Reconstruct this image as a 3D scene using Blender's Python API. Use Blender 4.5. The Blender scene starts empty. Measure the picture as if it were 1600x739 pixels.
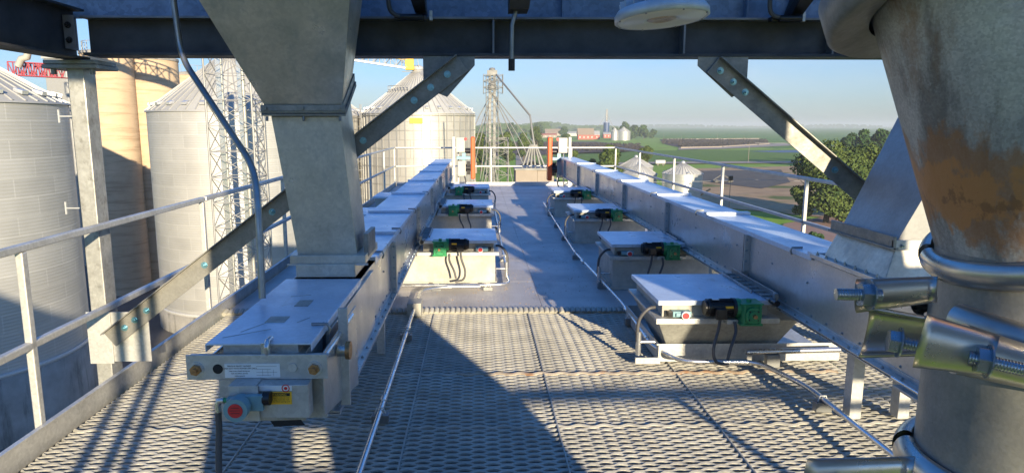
import bpy, math, random
import numpy as np
from mathutils import Vector, Matrix
random.seed(7); rng = np.random.default_rng(7)
S = bpy.context.scene
C = S.collection
R = math.radians
# ---------------------------------------------------------------- camera
F = 1050.0; CXP = 769.293; PITCH = R(9.38266); YAW = R(1.2); EYE = Vector((0, 0, 1.75))
cd = bpy.data.cameras.new('camera'); cam = bpy.data.objects.new('camera', cd); C.objects.link(cam)
cam.location = EYE; cam.rotation_euler = (R(90) - PITCH, 0, -YAW)
cd.sensor_width = 36; cd.lens = F / 1600 * 36; cd.shift_x = (800 - CXP) / 1600
cd.clip_start = 0.05; cd.clip_end = 40000
S.camera = cam
# ---------------------------------------------------------------- light
SUN_AZ, SUN_EL = R(17), R(12)          # from behind right
SV = Vector((math.sin(SUN_AZ) * math.cos(SUN_EL), -math.cos(SUN_AZ) * math.cos(SUN_EL), math.sin(SUN_EL)))
w = bpy.data.worlds.new('World'); S.world = w; w.use_nodes = True
nt = w.node_tree; bg = nt.nodes['Background']
sky = nt.nodes.new('ShaderNodeTexSky'); sky.sky_type = 'NISHITA'; sky.sun_disc = False
sky.sun_elevation = SUN_EL; sky.sun_rotation = math.pi - SUN_AZ
sky.air_density = 1.0; sky.dust_density = 0.6; sky.ozone_density = 3.0; sky.altitude = 300
tint = nt.nodes.new('ShaderNodeVectorMath'); tint.operation = 'MULTIPLY'; zsep = nt.nodes.new('ShaderNodeSeparateXYZ'); zmr = nt.nodes.new('ShaderNodeMapRange'); zmr.inputs['From Min'].default_value = .03; zmr.inputs['From Max'].default_value = .50
zmix = nt.nodes.new('ShaderNodeMix'); zmix.data_type = 'RGBA'; zmix.inputs[6].default_value = (.60, .71, .96, 1); zmix.inputs[7].default_value = (.42, 1.02, 1.72, 1)   # hazy horizon, deep blue zenith
nt.links.new(zmr.outputs[0], zmix.inputs[0]); nt.links.new(zmix.outputs[2], tint.inputs[1])
tcw = nt.nodes.new('ShaderNodeTexCoord'); mpw = nt.nodes.new('ShaderNodeMapping'); mpw.inputs['Scale'].default_value = (1, 1, 3.5)
nzw = nt.nodes.new('ShaderNodeTexNoise'); nzw.inputs['Scale'].default_value = 1.6; nzw.inputs['Detail'].default_value = 7; nzw.inputs['Roughness'].default_value = .55
mrw = nt.nodes.new('ShaderNodeMapRange'); mrw.inputs['From Min'].default_value = .38; mrw.inputs['From Max'].default_value = .72; mrw.inputs['To Max'].default_value = .6
cloud = nt.nodes.new('ShaderNodeMix'); cloud.data_type = 'RGBA'; cloud.inputs[7].default_value = (4.0, 4.4, 4.8, 1)
nt.links.new(tcw.outputs['Generated'], zsep.inputs[0]); nt.links.new(zsep.outputs[2], zmr.inputs['Value']); nt.links.new(tcw.outputs['Generated'], mpw.inputs[0]); nt.links.new(mpw.outputs[0], nzw.inputs['Vector']); nt.links.new(nzw.outputs[0], mrw.inputs['Value'])
nt.links.new(sky.outputs[0], tint.inputs[0]); hzf = nt.nodes.new('ShaderNodeMath'); hzf.operation = 'MULTIPLY_ADD'; hzf.inputs[1].default_value = -1.0; hzf.inputs[2].default_value = 1.0; nt.links.new(zmr.outputs[0], hzf.inputs[0])
cf = nt.nodes.new('ShaderNodeMath'); cf.operation = 'MULTIPLY'; nt.links.new(hzf.outputs[0], cf.inputs[0]); nt.links.new(mrw.outputs[0], cf.inputs[1]); nt.links.new(cf.outputs[0], cloud.inputs[0]); nt.links.new(tint.outputs[0], cloud.inputs[6]); nt.links.new(cloud.outputs[2], bg.inputs[0]); bg.inputs[1].default_value = 0.085
sl = bpy.data.lights.new('sun', 'SUN'); sl.energy = 5.0; sl.angle = R(0.5); sl.color = (1, 0.84, 0.58)
so = bpy.data.objects.new('sun', sl); C.objects.link(so); so.rotation_euler = (-SV).to_track_quat('-Z', 'Y').to_euler(); so.location = (5, -5, 30)
S.view_settings.view_transform = 'Standard'; S.view_settings.look = 'None'; S.view_settings.gamma = 1
S.view_settings.exposure = 1.1
S.render.engine = 'CYCLES'; S.cycles.max_bounces = 6; S.cycles.volume_bounces = 0

# ---------------------------------------------------------------- measuring helper: photo pixel + one known coordinate -> place
_fw = Vector((math.sin(YAW) * math.cos(PITCH), math.cos(YAW) * math.cos(PITCH), -math.sin(PITCH)))
_rt = Vector((math.cos(YAW), -math.sin(YAW), 0)); _up = _rt.cross(_fw)
def U(px, py, x=None, y=None, z=None):
    d = _fw + _rt * ((px - CXP) / F) - _up * ((py - 369.5) / F)
    t = (x - EYE.x) / d.x if x is not None else ((y - EYE.y) / d.y if y is not None else (z - EYE.z) / d.z)
    return EYE + d * t
GZ = -17.0
def G(px, py, dz=0.0): return U(px, py, z=GZ + dz)

# ---------------------------------------------------------------- mesh helpers
ORG = {}
def org(o):
    return ORG.get(o.name, Vector((0, 0, 0))) if o else Vector((0, 0, 0))
class MB:
    def __init__(s): s.v = []; s.f = []; s.sm = []
    def add(s, vs, fs, smooth=False):
        n = len(s.v); s.v += [tuple(v) for v in vs]; s.f += [tuple(i + n for i in f) for f in fs]; s.sm += [smooth] * len(fs); return s
    def box(s, a, b):
        x0, y0, z0 = a; x1, y1, z1 = b
        if x0 > x1: x0, x1 = x1, x0
        if y0 > y1: y0, y1 = y1, y0
        if z0 > z1: z0, z1 = z1, z0
        return s.add([(x0,y0,z0),(x1,y0,z0),(x1,y1,z0),(x0,y1,z0),(x0,y0,z1),(x1,y0,z1),(x1,y1,z1),(x0,y1,z1)],
                     [(0,3,2,1),(4,5,6,7),(0,1,5,4),(1,2,6,5),(2,3,7,6),(3,0,4,7)])
    def hexa(s, p):   # 8 points: bottom 4 ccw, top 4 ccw
        return s.add(p, [(0,3,2,1),(4,5,6,7),(0,1,5,4),(1,2,6,5),(2,3,7,6),(3,0,4,7)])
    def prism(s, poly, vec):
        vec = Vector(vec); n = len(poly); a = [Vector(p) for p in poly]; b = [p + vec for p in a]
        nrm = Vector((0, 0, 0))
        for i in range(n): nrm += a[i].cross(a[(i + 1) % n])
        if nrm.dot(vec) > 0: a, b = b, a; 
        # a faces along its own normal when nrm.vec < 0
        fs = [tuple(range(n)), tuple(range(2 * n - 1, n - 1, -1))] if nrm.dot(vec) <= 0 else [tuple(range(n)), tuple(range(2 * n - 1, n - 1, -1))]
        for i in range(n):
            j = (i + 1) % n
            fs.append((j, i, n + i, n + j))
        return s.add(a + b, fs)
    def bar(s, a, b, w, h, up=(0, 0, 1)):
        a = Vector(a); b = Vector(b); d = (b - a).normalized(); u = Vector(up)
        r = d.cross(u)
        if r.length < 1e-4: r = d.cross(Vector((0, 1, 0)))
        r.normalize(); u = r.cross(d).normalized(); r *= w / 2; u *= h / 2
        return s.hexa([a - r - u, a + r - u, b + r - u, b - r - u, a - r + u, a + r + u, b + r + u, b - r + u])
    def tube(s, pts, r, n=10, cap=True):
        pts = [Vector(p) for p in pts]; rr = r if isinstance(r, (list, tuple)) else [r] * len(pts)
        base = len(s.v); prev = None; vs = []; fs = []
        for i, p in enumerate(pts):
            d = (pts[min(i + 1, len(pts) - 1)] - pts[max(i - 1, 0)]).normalized()
            if prev is None:
                a = d.orthogonal().normalized()
            else:
                a = (prev - d * prev.dot(d)).normalized()
            prev = a; b = d.cross(a)
            for k in range(n):
                t = 2 * math.pi * k / n
                vs.append(p + (a * math.cos(t) + b * math.sin(t)) * rr[i])
        for i in range(len(pts) - 1):
            for k in range(n):
                k2 = (k + 1) % n
                fs.append((i * n + k, i * n + k2, (i + 1) * n + k2, (i + 1) * n + k))
        s.add(vs, fs, True)
        if cap:
            m = len(pts) - 1
            s.add(vs[:n], [tuple(range(n - 1, -1, -1))]); s.add(vs[m * n:], [tuple(range(n))])
        return s
    def cyl(s, a, b, r, n=16, r2=None): return s.tube([a, b], [r, r if r2 is None else r2], n)
    def lathe(s, c, prof, n=48, smooth=True, a0=0, a1=2 * math.pi):
        c = Vector(c); full = abs(a1 - a0 - 2 * math.pi) < 1e-6; m = n if full else n + 1; vs = []; fs = []
        for (r, z) in prof:
            for k in range(m):
                t = a0 + (a1 - a0) * k / n
                vs.append((c.x + r * math.cos(t), c.y + r * math.sin(t), c.z + z))
        for i in range(len(prof) - 1):
            for k in range(n):
                k2 = (k + 1) % m
                fs.append((i * m + k, i * m + k2, (i + 1) * m + k2, (i + 1) * m + k))
        return s.add(vs, fs, smooth)
    def hexbolt(s, p, d, r=0.011, h=0.009, washer=True, stud=0.012):
        p = Vector(p); d = Vector(d).normalized()
        if washer: s.tube([p, p + d * 0.003], r * 1.45, 14)
        s.tube([p + d * 0.003, p + d * (h + 0.003)], r * 1.05, 6)
        for k in range(6): pass
        if stud: s.tube([p + d * h, p + d * (h + stud)], r * 0.5, 10)
        return s
    def build(s, name, mat, parent=None, bevel=0, xf=None):
        o0 = org(parent); me = bpy.data.meshes.new(name)
        vs = [(v[0] - o0.x, v[1] - o0.y, v[2] - o0.z) for v in s.v]
        me.from_pydata(vs, [], s.f); me.update()
        me.polygons.foreach_set('use_smooth', s.sm)
        me.materials.append(mat)
        o = bpy.data.objects.new(name, me); C.objects.link(o)
        if parent: o.parent = parent
        ORG[o.name] = o0
        if bevel:
            m = o.modifiers.new('bevel', 'BEVEL'); m.width = bevel; m.segments = 2; m.limit_method = 'ANGLE'; m.angle_limit = R(50)
        return o
def thing(name, label, cat, loc=(0, 0, 0), group=None):
    o = bpy.data.objects.new(name, None); C.objects.link(o); o.location = loc; o.empty_display_size = 0.2
    ORG[o.name] = Vector(loc); o['label'] = label; o['category'] = cat
    if group: o['group'] = group
    return o
def tag(o, label, cat, group=None, kind=None):
    o['label'] = label; o['category'] = cat
    if group: o['group'] = group
    if kind: o['kind'] = kind
    return o
def smooth(pts, k=5):
    P = [Vector(p) for p in pts]; out = []
    for i in range(len(P) - 1):
        a = P[max(i - 1, 0)]; b = P[i]; c = P[i + 1]; d = P[min(i + 2, len(P) - 1)]
        for j in range(k):
            u = j / k; out.append(.5 * ((2 * b) + (c - a) * u + (2 * a - 5 * b + 4 * c - d) * u * u + (3 * b - a - 3 * c + d) * u ** 3))
    return out + [P[-1]]
def rebase(o, loc):   # give a one-mesh thing its own base point
    loc = Vector(loc); o.data.transform(Matrix.Translation(-loc)); o.location = loc; ORG[o.name] = loc; return o
def struct(o): o['kind'] = 'structure'; return o
def kids(o): return [c for c in bpy.data.objects if c.parent == o]
def dup(root, loc, label, group=None):
    def cp(o, par):
        c = o.copy(); C.objects.link(c)
        if par: c.parent = par
        for ch in kids(o): cp(ch, c)
        return c
    r = cp(root, None); r.location = loc; r['label'] = label
    if group: r['group'] = group
    return r
def text(name, body, size, loc, mat, parent, rot=(R(90), 0, 0), align='CENTER', ext=0.0004, sx=1):
    cu = bpy.data.curves.new(name, 'FONT'); cu.body = body; cu.size = size; cu.align_x = align; cu.extrude = ext
    to = bpy.data.objects.new('tmp_text', cu); C.objects.link(to)
    dg = bpy.context.evaluated_depsgraph_get(); dg.update()
    me = bpy.data.meshes.new_from_object(to.evaluated_get(dg)); bpy.data.objects.remove(to)
    me.materials.clear(); me.materials.append(mat)
    o = bpy.data.objects.new(name, me); C.objects.link(o); o0 = org(parent)
    me.transform(Matrix.Translation(Vector(loc) - o0) @ Matrix.LocRotScale(None, __import__('mathutils').Euler(rot), Vector((sx, 1, 1))))
    o.parent = parent; ORG[o.name] = o0; return o

# ---------------------------------------------------------------- materials
def mat(name, col, rough=0.6, metal=0.0, var=0.0, vscale=4.0, bump=0.0, bscale=30.0, spangle=0.0, sscale=45.0, stain=None, sc=None, spec=None):
    m = bpy.data.materials.new(name); m.use_nodes = True; n = m.node_tree.nodes; l = m.node_tree.links; b = n['Principled BSDF']
    b.inputs['Roughness'].default_value = rough; b.inputs['Metallic'].default_value = metal
    if spec is not None: b.inputs['Specular IOR Level'].default_value = spec
    tc = n.new('ShaderNodeTexCoord'); src = None
    rgb = n.new('ShaderNodeRGB'); rgb.outputs[0].default_value = (*col, 1); src = rgb.outputs[0]
    def mul(fac_out, lo, hi):
        nonlocal src
        mr = n.new('ShaderNodeMapRange'); mr.inputs['To Min'].default_value = lo; mr.inputs['To Max'].default_value = hi
        mr.inputs['From Min'].default_value = 0.3; mr.inputs['From Max'].default_value = 0.7
        l.new(fac_out, mr.inputs['Value'])
        mx = n.new('ShaderNodeVectorMath'); mx.operation = 'SCALE'; l.new(src, mx.inputs[0]); l.new(mr.outputs[0], mx.inputs['Scale']); src = mx.outputs[0]
        return mr
    if var:
        t = n.new('ShaderNodeTexNoise'); t.inputs['Scale'].default_value = vscale; t.inputs['Detail'].default_value = 6; t.inputs['Roughness'].default_value = 0.62
        l.new(tc.outputs['Object'], t.inputs['Vector']); mul(t.outputs[0], 1 - var, 1 + var)
        rr = n.new('ShaderNodeMapRange'); rr.inputs['From Min'].default_value = 0.3; rr.inputs['From Max'].default_value = 0.7
        rr.inputs['To Min'].default_value = min(1, rough + 0.1); rr.inputs['To Max'].default_value = max(0.05, rough - 0.1)
        l.new(t.outputs[0], rr.inputs['Value']); l.new(rr.outputs[0], b.inputs['Roughness'])
    if spangle:
        v = n.new('ShaderNodeTexVoronoi'); v.inputs['Scale'].default_value = sscale; l.new(tc.outputs['Object'], v.inputs['Vector'])
        sp = n.new('ShaderNodeSeparateColor'); l.new(v.outputs['Color'], sp.inputs[0]); mr = mul(sp.outputs[0], 1 - spangle, 1 + spangle)
        mr.inputs['From Min'].default_value = 0; mr.inputs['From Max'].default_value = 1
    if stain:
        t2 = n.new('ShaderNodeTexNoise'); t2.inputs['Scale'].default_value = stain[1]; t2.inputs['Detail'].default_value = 8; t2.inputs['Roughness'].default_value = 0.7
        mp = n.new('ShaderNodeMapping'); l.new(tc.outputs['Object'], mp.inputs[0]); mp.inputs['Scale'].default_value = sc or (1, 1, 1); mp.inputs['Location'].default_value = (3.7, 1.3, 8.1)
        l.new(mp.outputs[0], t2.inputs['Vector'])
        mr = n.new('ShaderNodeMapRange'); mr.inputs['From Min'].default_value = stain[2]; mr.inputs['From Max'].default_value = stain[2] + 0.12; mr.inputs['To Max'].default_value = stain[3]
        l.new(t2.outputs[0], mr.inputs['Value'])
        mx = n.new('ShaderNodeMix'); mx.data_type = 'RGBA'; l.new(mr.outputs[0], mx.inputs[0]); l.new(src, mx.inputs[6]); mx.inputs[7].default_value = (*stain[0], 1); src = mx.outputs[2]
        mm = n.new('ShaderNodeMath'); mm.operation = 'MULTIPLY_ADD'; l.new(mr.outputs[0], mm.inputs[0]); mm.inputs[1].default_value = -metal; mm.inputs[2].default_value = metal
        l.new(mm.outputs[0], b.inputs['Metallic'])
    l.new(src, b.inputs['Base Color'])
    if bump:
        t = n.new('ShaderNodeTexNoise'); t.inputs['Scale'].default_value = bscale; t.inputs['Detail'].default_value = 5
        l.new(tc.outputs['Object'], t.inputs['Vector']); bp = n.new('ShaderNodeBump'); bp.inputs['Strength'].default_value = bump; bp.inputs['Distance'].default_value = 0.01
        l.new(t.outputs[0], bp.inputs['Height']); l.new(bp.outputs[0], b.inputs['Normal'])
    return m
M = {}
M['galv'] = mat('galvanized_steel', (.50, .50, .48), .45, .40, .16, 5, .06, 25, .09, 60)
M['galv_new'] = mat('bright_galvanized_sheet', (.56, .57, .58), .36, .5, .09, 3, .04, 12, .05, 70, stain=((.25, .25, .26), 9, .63, .5))
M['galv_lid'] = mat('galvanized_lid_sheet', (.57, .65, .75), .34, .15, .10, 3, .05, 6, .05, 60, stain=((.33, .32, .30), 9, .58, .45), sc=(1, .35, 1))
M['galv_side'] = mat('galvanized_trough_sheet', (.52, .52, .51), .34, .6, .12, 2.5, .04, 10, .06, 60)
M['galv_old'] = mat('weathered_galvanized_steel', (.38, .38, .35), .55, .45, .22, 7, .12, 20, .10, 50, stain=((.16, .15, .13), 6, .58, .7))
M['hot_dip'] = mat('hot_dip_galvanized_brace', (.24, .235, .215), .5, .45, .2, 9, .1, 40, .08, 80, stain=((.13, .12, .11), 7, .6, .7))
M['hopper'] = mat('galvanized_spout_sheet', (.50, .465, .39), .36, .45, .22, 5, .06, 14, .07, 60, stain=((.32, .31, .27), 11, .53, .5), sc=(1, 1, .5))
M['base'] = mat('weathered_hopper_base', (.44, .42, .37), .75, .15, .16, 5, .1, 20, .05, 40, stain=((.22, .2, .17), 6, .6, .6))
M['rail'] = mat('railing_galvanized', (.60, .60, .57), .45, .35, .12, 9, .05, 30, .05, 60)
M['railw'] = mat('pale_railing', (.46, .46, .45), .5, .15, .08, 9)
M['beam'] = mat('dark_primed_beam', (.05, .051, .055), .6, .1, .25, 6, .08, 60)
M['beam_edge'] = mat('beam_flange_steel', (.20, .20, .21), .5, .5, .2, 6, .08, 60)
M['wallbeam'] = mat('sky_tinted_upper_steel', (.15, .20, .28), .5, .3, .2, 6, .1, 20, .15, 40)  # blue of the reflected sky is put into this galvanized steel's colour
M['conduit'] = mat('conduit_steel', (.62, .63, .64), .28, .85, .08, 8)
M['conduit_dark'] = mat('old_conduit_steel', (.30, .31, .31), .38, .8, .15, 12)
M['cable'] = mat('grey_flexible_cable', (.07, .07, .075), .5, 0)
M['black'] = mat('black_enamel', (.018, .018, .02), .35, .2)
M['hole_shade'] = mat('opening_shade_black', (.02, .02, .02), .9, 0)  # near-black stands in for shade in holes and below the grating
M['green'] = mat('green_enamel', (.03, .26, .10), .4, 0, .2, 30)
M['teal'] = mat('pale_teal_cast_housing', (.19, .34, .38), .45, .1, .1, 20)
M['red'] = mat('red_label', (.62, .03, .035), .45)
M['white'] = mat('white_label', (.72, .75, .76), .5)
M['yellow'] = mat('yellow_warning_label', (.85, .46, .02), .5)
M['ink'] = mat('black_ink', (.02, .02, .02), .6)
M['orange'] = mat('orange_guard_paint', (.60, .095, .02), .45, 0, .1, 6)
M['cream'] = mat('cream_enclosure', (.38, .37, .33), .5, .1, .08, 4)
M['copper'] = mat('rusty_bolt', (.42, .24, .11), .5, .7, .3, 60)
M['towersteel'] = mat('grey_tower_steel', (.21, .21, .205), .6, .3, .12, 1)
M['post'] = mat('blotchy_galvanized_post', (.36, .36, .34), .45, .4, .25, 7, .08, 30, .10, 60, stain=((.12, .12, .11), 14, .53, .7), sc=(1, 1, .6))
M['spout_pale'] = mat('pale_spout_sheet', (.29, .295, .30), .45, .35, .14, 3, .05, 14, .05, 70, stain=((.2, .2, .21), 7, .6, .5))
M['zinc'] = mat('yellow_zinc_clamp', (.50, .48, .44), .30, .85, .22, 9, .03, 40, stain=((.26, .15, .06), 8, .64, .4))
M['bolt'] = mat('plated_bolt', (.36, .42, .46), .3, .9, .15, 80)
M['boltblue'] = mat('blue_plated_bolt', (.22, .42, .50), .35, .8, .2, 80)
M['lens'] = mat('lamp_lens', (.85, .82, .76), .3, 0)
M['lampbody'] = mat('lamp_casting', (.55, .57, .60), .45, .3, .1, 20)
M['lampcore'] = mat('lamp_reflector_core', (.55, .42, .28), .4, .3, .2, 60)
M['cord'] = mat('white_cord', (.6, .6, .6), .5)
M['lattice'] = mat('galvanized_lattice', (.30, .30, .295), .5, .35, .1, 1)
M['concrete_dark'] = mat('stained_concrete', (.26, .25, .23), .9, 0, .25, .6, stain=((.08, .08, .07), 1.2, .52, .7), sc=(1, 1, .15))
M['redtruss'] = mat('red_painted_truss', (.32, .05, .07), .6)
M['yellowm'] = mat('yellow_paint', (.75, .45, .04), .5)
M['bark'] = mat('bark', (.09, .07, .05), .9, 0, .2, 2)
M['wood'] = mat('pole_wood', (.22, .18, .14), .9)
M['barnred'] = mat('barn_red', (.36, .10, .07), .8)
M['roofbrown'] = mat('brown_roof', (.22, .17, .13), .8)
M['tan'] = mat('tan_siding', (.27, .225, .185), .8, 0, .05, 1)
M['bluesilo'] = mat('dark_blue_enamel', (.03, .06, .15), .4)
M['cow'] = mat('cattle_hide', (.03, .022, .018), .9)
M['wire'] = mat('wire', (.3, .3, .3), .6)

def sheetsteel(name, col, bw, bh, metal=.5, rough=.45, mort=.06, seam=1.25, var=.12):
    m = mat(name, col, rough, metal); n = m.node_tree.nodes; l = m.node_tree.links; b = n['Principled BSDF']
    tc = n.new('ShaderNodeTexCoord'); sp = n.new('ShaderNodeSeparateXYZ'); l.new(tc.outputs['Object'], sp.inputs[0])
    at = n.new('ShaderNodeMath'); at.operation = 'ARCTAN2'; l.new(sp.outputs[1], at.inputs[0]); l.new(sp.outputs[0], at.inputs[1])
    rm = n.new('ShaderNodeMath'); rm.operation = 'MULTIPLY'; l.new(at.outputs[0], rm.inputs[0]); rm.inputs[1].default_value = 8.0
    cb = n.new('ShaderNodeCombineXYZ'); l.new(rm.outputs[0], cb.inputs[0]); l.new(sp.outputs[2], cb.inputs[1])
    br = n.new('ShaderNodeTexBrick'); l.new(cb.outputs[0], br.inputs['Vector'])
    br.inputs['Scale'].default_value = 1; br.inputs['Brick Width'].default_value = bw; br.inputs['Row Height'].default_value = bh
    br.inputs['Mortar Size'].default_value = mort; br.inputs['Mortar Smooth'].default_value = .3; br.inputs['Bias'].default_value = 0
    br.inputs['Color1'].default_value = (*[c * (1 - var) for c in col], 1); br.inputs['Color2'].default_value = (*[c * (1 + var) for c in col], 1)
    br.inputs['Mortar'].default_value = (*[min(1, c * seam) for c in col], 1)
    ns = n.new('ShaderNodeTexNoise'); ns.inputs['Scale'].default_value = .5; ns.inputs['Detail'].default_value = 6; l.new(tc.outputs['Object'], ns.inputs['Vector'])
    mr = n.new('ShaderNodeMapRange'); mr.inputs['To Min'].default_value = .8; mr.inputs['To Max'].default_value = 1.15; l.new(ns.outputs[0], mr.inputs['Value'])
    mx = n.new('ShaderNodeVectorMath'); mx.operation = 'SCALE'; l.new(br.outputs[0], mx.inputs[0]); l.new(mr.outputs[0], mx.inputs['Scale']); l.new(mx.outputs[0], b.inputs['Base Color'])
    wv = n.new('ShaderNodeTexWave'); wv.wave_type = 'BANDS'; wv.bands_direction = 'Z'; wv.inputs['Scale'].default_value = 1.55; l.new(tc.outputs['Object'], wv.inputs['Vector'])
    bp = n.new('ShaderNodeBump'); bp.inputs['Strength'].default_value = .35; bp.inputs['Distance'].default_value = .02; l.new(wv.outputs[0], bp.inputs['Height']); l.new(bp.outputs[0], b.inputs['Normal'])
    return m
M['bin_a'] = sheetsteel('corrugated_bin_sheet', (.41, .41, .40), 2.9, 1.12, .35, .55, .04, 1.15, .06)
M['bin_b'] = sheetsteel('bright_bin_sheet', (.36, .35, .325), 2.9, 2.4, .3, .5, .05, .75, .1)
M['bin_c'] = sheetsteel('small_bin_sheet', (.44, .44, .43), 2.4, .8, .55, .45, .04, .85, .06)
M['roof'] = mat('ribbed_roof_sheet', (.38, .38, .37), .55, .35, .14, .6)
M['silo'] = mat('tan_concrete', (.50, .375, .25), .9, 0, .12, .35, stain=((.34, .24, .15), .8, .50, .7), sc=(.25, .25, 3.5))

def plate_mat():
    m = mat('steel_deck_plate', (.47, .445, .425), .55, .08, .18, 1.4, stain=((.27, .25, .24), 2.2, .54, .5), sc=(1.5, .45, 1)); n = m.node_tree.nodes; l = m.node_tree.links; b = n['Principled BSDF']
    tc = n.new('ShaderNodeTexCoord')
    def wave(rotz):
        mp = n.new('ShaderNodeMapping'); mp.inputs['Rotation'].default_value = (0, 0, rotz); l.new(tc.outputs['Object'], mp.inputs[0])
        ck = n.new('ShaderNodeTexChecker'); ck.inputs['Scale'].default_value = 42; l.new(mp.outputs[0], ck.inputs[0]); return ck.outputs[1]
    a = wave(R(45))
    bp = n.new('ShaderNodeBump'); bp.inputs['Strength'].default_value = .35; bp.inputs['Distance'].default_value = .003; l.new(a, bp.inputs['Height']); l.new(bp.outputs[0], b.inputs['Normal'])
    return m
M['plate'] = plate_mat()
M['grating'] = mat('expanded_grating_steel', (.41, .395, .345), .6, .12, .25, 3.0, .1, 60, stain=((.30, .14, .06), 2.6, .66, .6))
M['rustbar'] = mat('rusted_grating_edge', (.42, .36, .28), .8, .1, .3, 8, .1, 60, stain=((.30, .15, .07), 3, .50, .9))
def pipe_mat():
    m = mat('rust_stained_pipe', (.42, .40, .36), .5, .35, .35, 9, .12, 55, .16, 420); n = m.node_tree.nodes; l = m.node_tree.links; b = n['Principled BSDF']
    prev = b.inputs['Base Color'].links[0].from_socket
    tc = n.new('ShaderNodeTexCoord')
    def layer(prev, col, scale, mapsc, lo, amt, zc=None, zw=None):
        mp = n.new('ShaderNodeMapping'); mp.inputs['Scale'].default_value = mapsc; l.new(tc.outputs['Object'], mp.inputs[0])
        t = n.new('ShaderNodeTexNoise'); t.inputs['Scale'].default_value = scale; t.inputs['Detail'].default_value = 7; t.inputs['Roughness'].default_value = .65; l.new(mp.outputs[0], t.inputs['Vector'])
        v = t.outputs[0]
        if zc is not None:
            sp = n.new('ShaderNodeSeparateXYZ'); l.new(tc.outputs['Object'], sp.inputs[0])
            d = n.new('ShaderNodeMath'); d.operation = 'SUBTRACT'; l.new(sp.outputs[2], d.inputs[0]); d.inputs[1].default_value = zc
            a = n.new('ShaderNodeMath'); a.operation = 'ABSOLUTE'; l.new(d.outputs[0], a.inputs[0])
            k = n.new('ShaderNodeMath'); k.operation = 'MULTIPLY'; l.new(a.outputs[0], k.inputs[0]); k.inputs[1].default_value = .35 / zw
            q = n.new('ShaderNodeMath'); q.operation = 'SUBTRACT'; l.new(v, q.inputs[0]); l.new(k.outputs[0], q.inputs[1]); v = q.outputs[0]
        mr = n.new('ShaderNodeMapRange'); mr.inputs['From Min'].default_value = lo; mr.inputs['From Max'].default_value = lo + (.13 if zc is None else .06); mr.inputs['To Max'].default_value = amt; l.new(v, mr.inputs['Value'])
        mx = n.new('ShaderNodeMix'); mx.data_type = 'RGBA'; l.new(mr.outputs[0], mx.inputs[0]); l.new(prev, mx.inputs[6]); mx.inputs[7].default_value = (*col, 1)
        return mx.outputs[2]
    p = layer(prev, (.07, .065, .06), 11, (1.4, 1.4, .16), .51, .65)
    p = layer(p, (.24, .13, .06), 8, (1.6, 1.6, .28), .55, .75)
    p = layer(p, (.42, .42, .40), 160, (1, 1, 1), .56, .55)
    p = layer(p, (.55, .52, .45), 10, (1.8, 1.8, .5), .62, .7)
    p = layer(p, (.34, .16, .06), 9, (1, 1, .6), .30, .75, .19, .11)
    p = layer(p, (.52, .24, .08), 22, (1, 1, .7), .36, .8, .185, .08)
    p = layer(p, (.20, .10, .05), 45, (1, 1, .8), .47, .6, .18, .05)
    l.new(p, b.inputs['Base Color']); return m
M['pipe_up'] = pipe_mat()
M['pipe_low'] = mat('dull_galvanized_pipe', (.24, .24, .225), .5, .4, .22, 14, .08, 60, .06, 300)

def fieldmat(name, c1, c2, scale, c3=None, s3=1.0, lo=.5, rough=.95):
    m = bpy.data.materials.new(name); m.use_nodes = True; n = m.node_tree.nodes; l = m.node_tree.links; b = n['Principled BSDF']; b.inputs['Roughness'].default_value = rough; b.inputs['Specular IOR Level'].default_value = .1
    tc = n.new('ShaderNodeTexCoord'); t = n.new('ShaderNodeTexNoise'); t.inputs['Scale'].default_value = scale; t.inputs['Detail'].default_value = 8; t.inputs['Roughness'].default_value = .7; l.new(tc.outputs['Object'], t.inputs['Vector'])
    cr = n.new('ShaderNodeMix'); cr.data_type = 'RGBA'; mr = n.new('ShaderNodeMapRange'); mr.inputs['From Min'].default_value = .35; mr.inputs['From Max'].default_value = .65
    l.new(t.outputs[0], mr.inputs['Value']); l.new(mr.outputs[0], cr.inputs[0]); cr.inputs[6].default_value = (*c1, 1); cr.inputs[7].default_value = (*c2, 1); out = cr.outputs[2]
    if c3:
        t2 = n.new('ShaderNodeTexNoise'); t2.inputs['Scale'].default_value = s3; t2.inputs['Detail'].default_value = 5; l.new(tc.outputs['Object'], t2.inputs['Vector'])
        mr2 = n.new('ShaderNodeMapRange'); mr2.inputs['From Min'].default_value = lo; mr2.inputs['From Max'].default_value = lo + .08; l.new(t2.outputs[0], mr2.inputs['Value'])
        mx = n.new('ShaderNodeMix'); mx.data_type = 'RGBA'; l.new(mr2.outputs[0], mx.inputs[0]); l.new(out, mx.inputs[6]); mx.inputs[7].default_value = (*c3, 1); out = mx.outputs[2]
    l.new(out, b.inputs['Base Color']); return m
M['ground'] = fieldmat('pasture_grass', (.18, .30, .04), (.26, .38, .07), .15, (.22, .19, .09), .02, .6)
M['lawn'] = fieldmat('mown_grass', (.16, .30, .03), (.24, .38, .05), .4)
M['corn'] = fieldmat('corn_field', (.09, .17, .03), (.14, .23, .045), .25)
M['farcorn'] = fieldmat('far_corn_field', (.08, .19, .03), (.14, .25, .045), .012)
M['dirt'] = fieldmat('bare_dirt', (.34, .23, .13), (.46, .32, .19), .12, (.12, .15, .05), .06, .56)
M['gravel'] = fieldmat('gravel_road', (.30, .26, .22), (.38, .33, .28), .8)
M['redroad'] = fieldmat('reddish_drive', (.30, .19, .15), (.36, .24, .19), .6)
M['lot'] = fieldmat('feedlot_mud', (.07, .05, .05), (.15, .11, .10), .12)
M['yard_and_shade'] = fieldmat('dark_yard_and_shade', (.09, .085, .08), (.14, .13, .12), .3)  # dark tone for the left yard and the painted shade patch
M['water'] = mat('pond_water', (.04, .08, .14), .45, 0, spec=.3)
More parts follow.
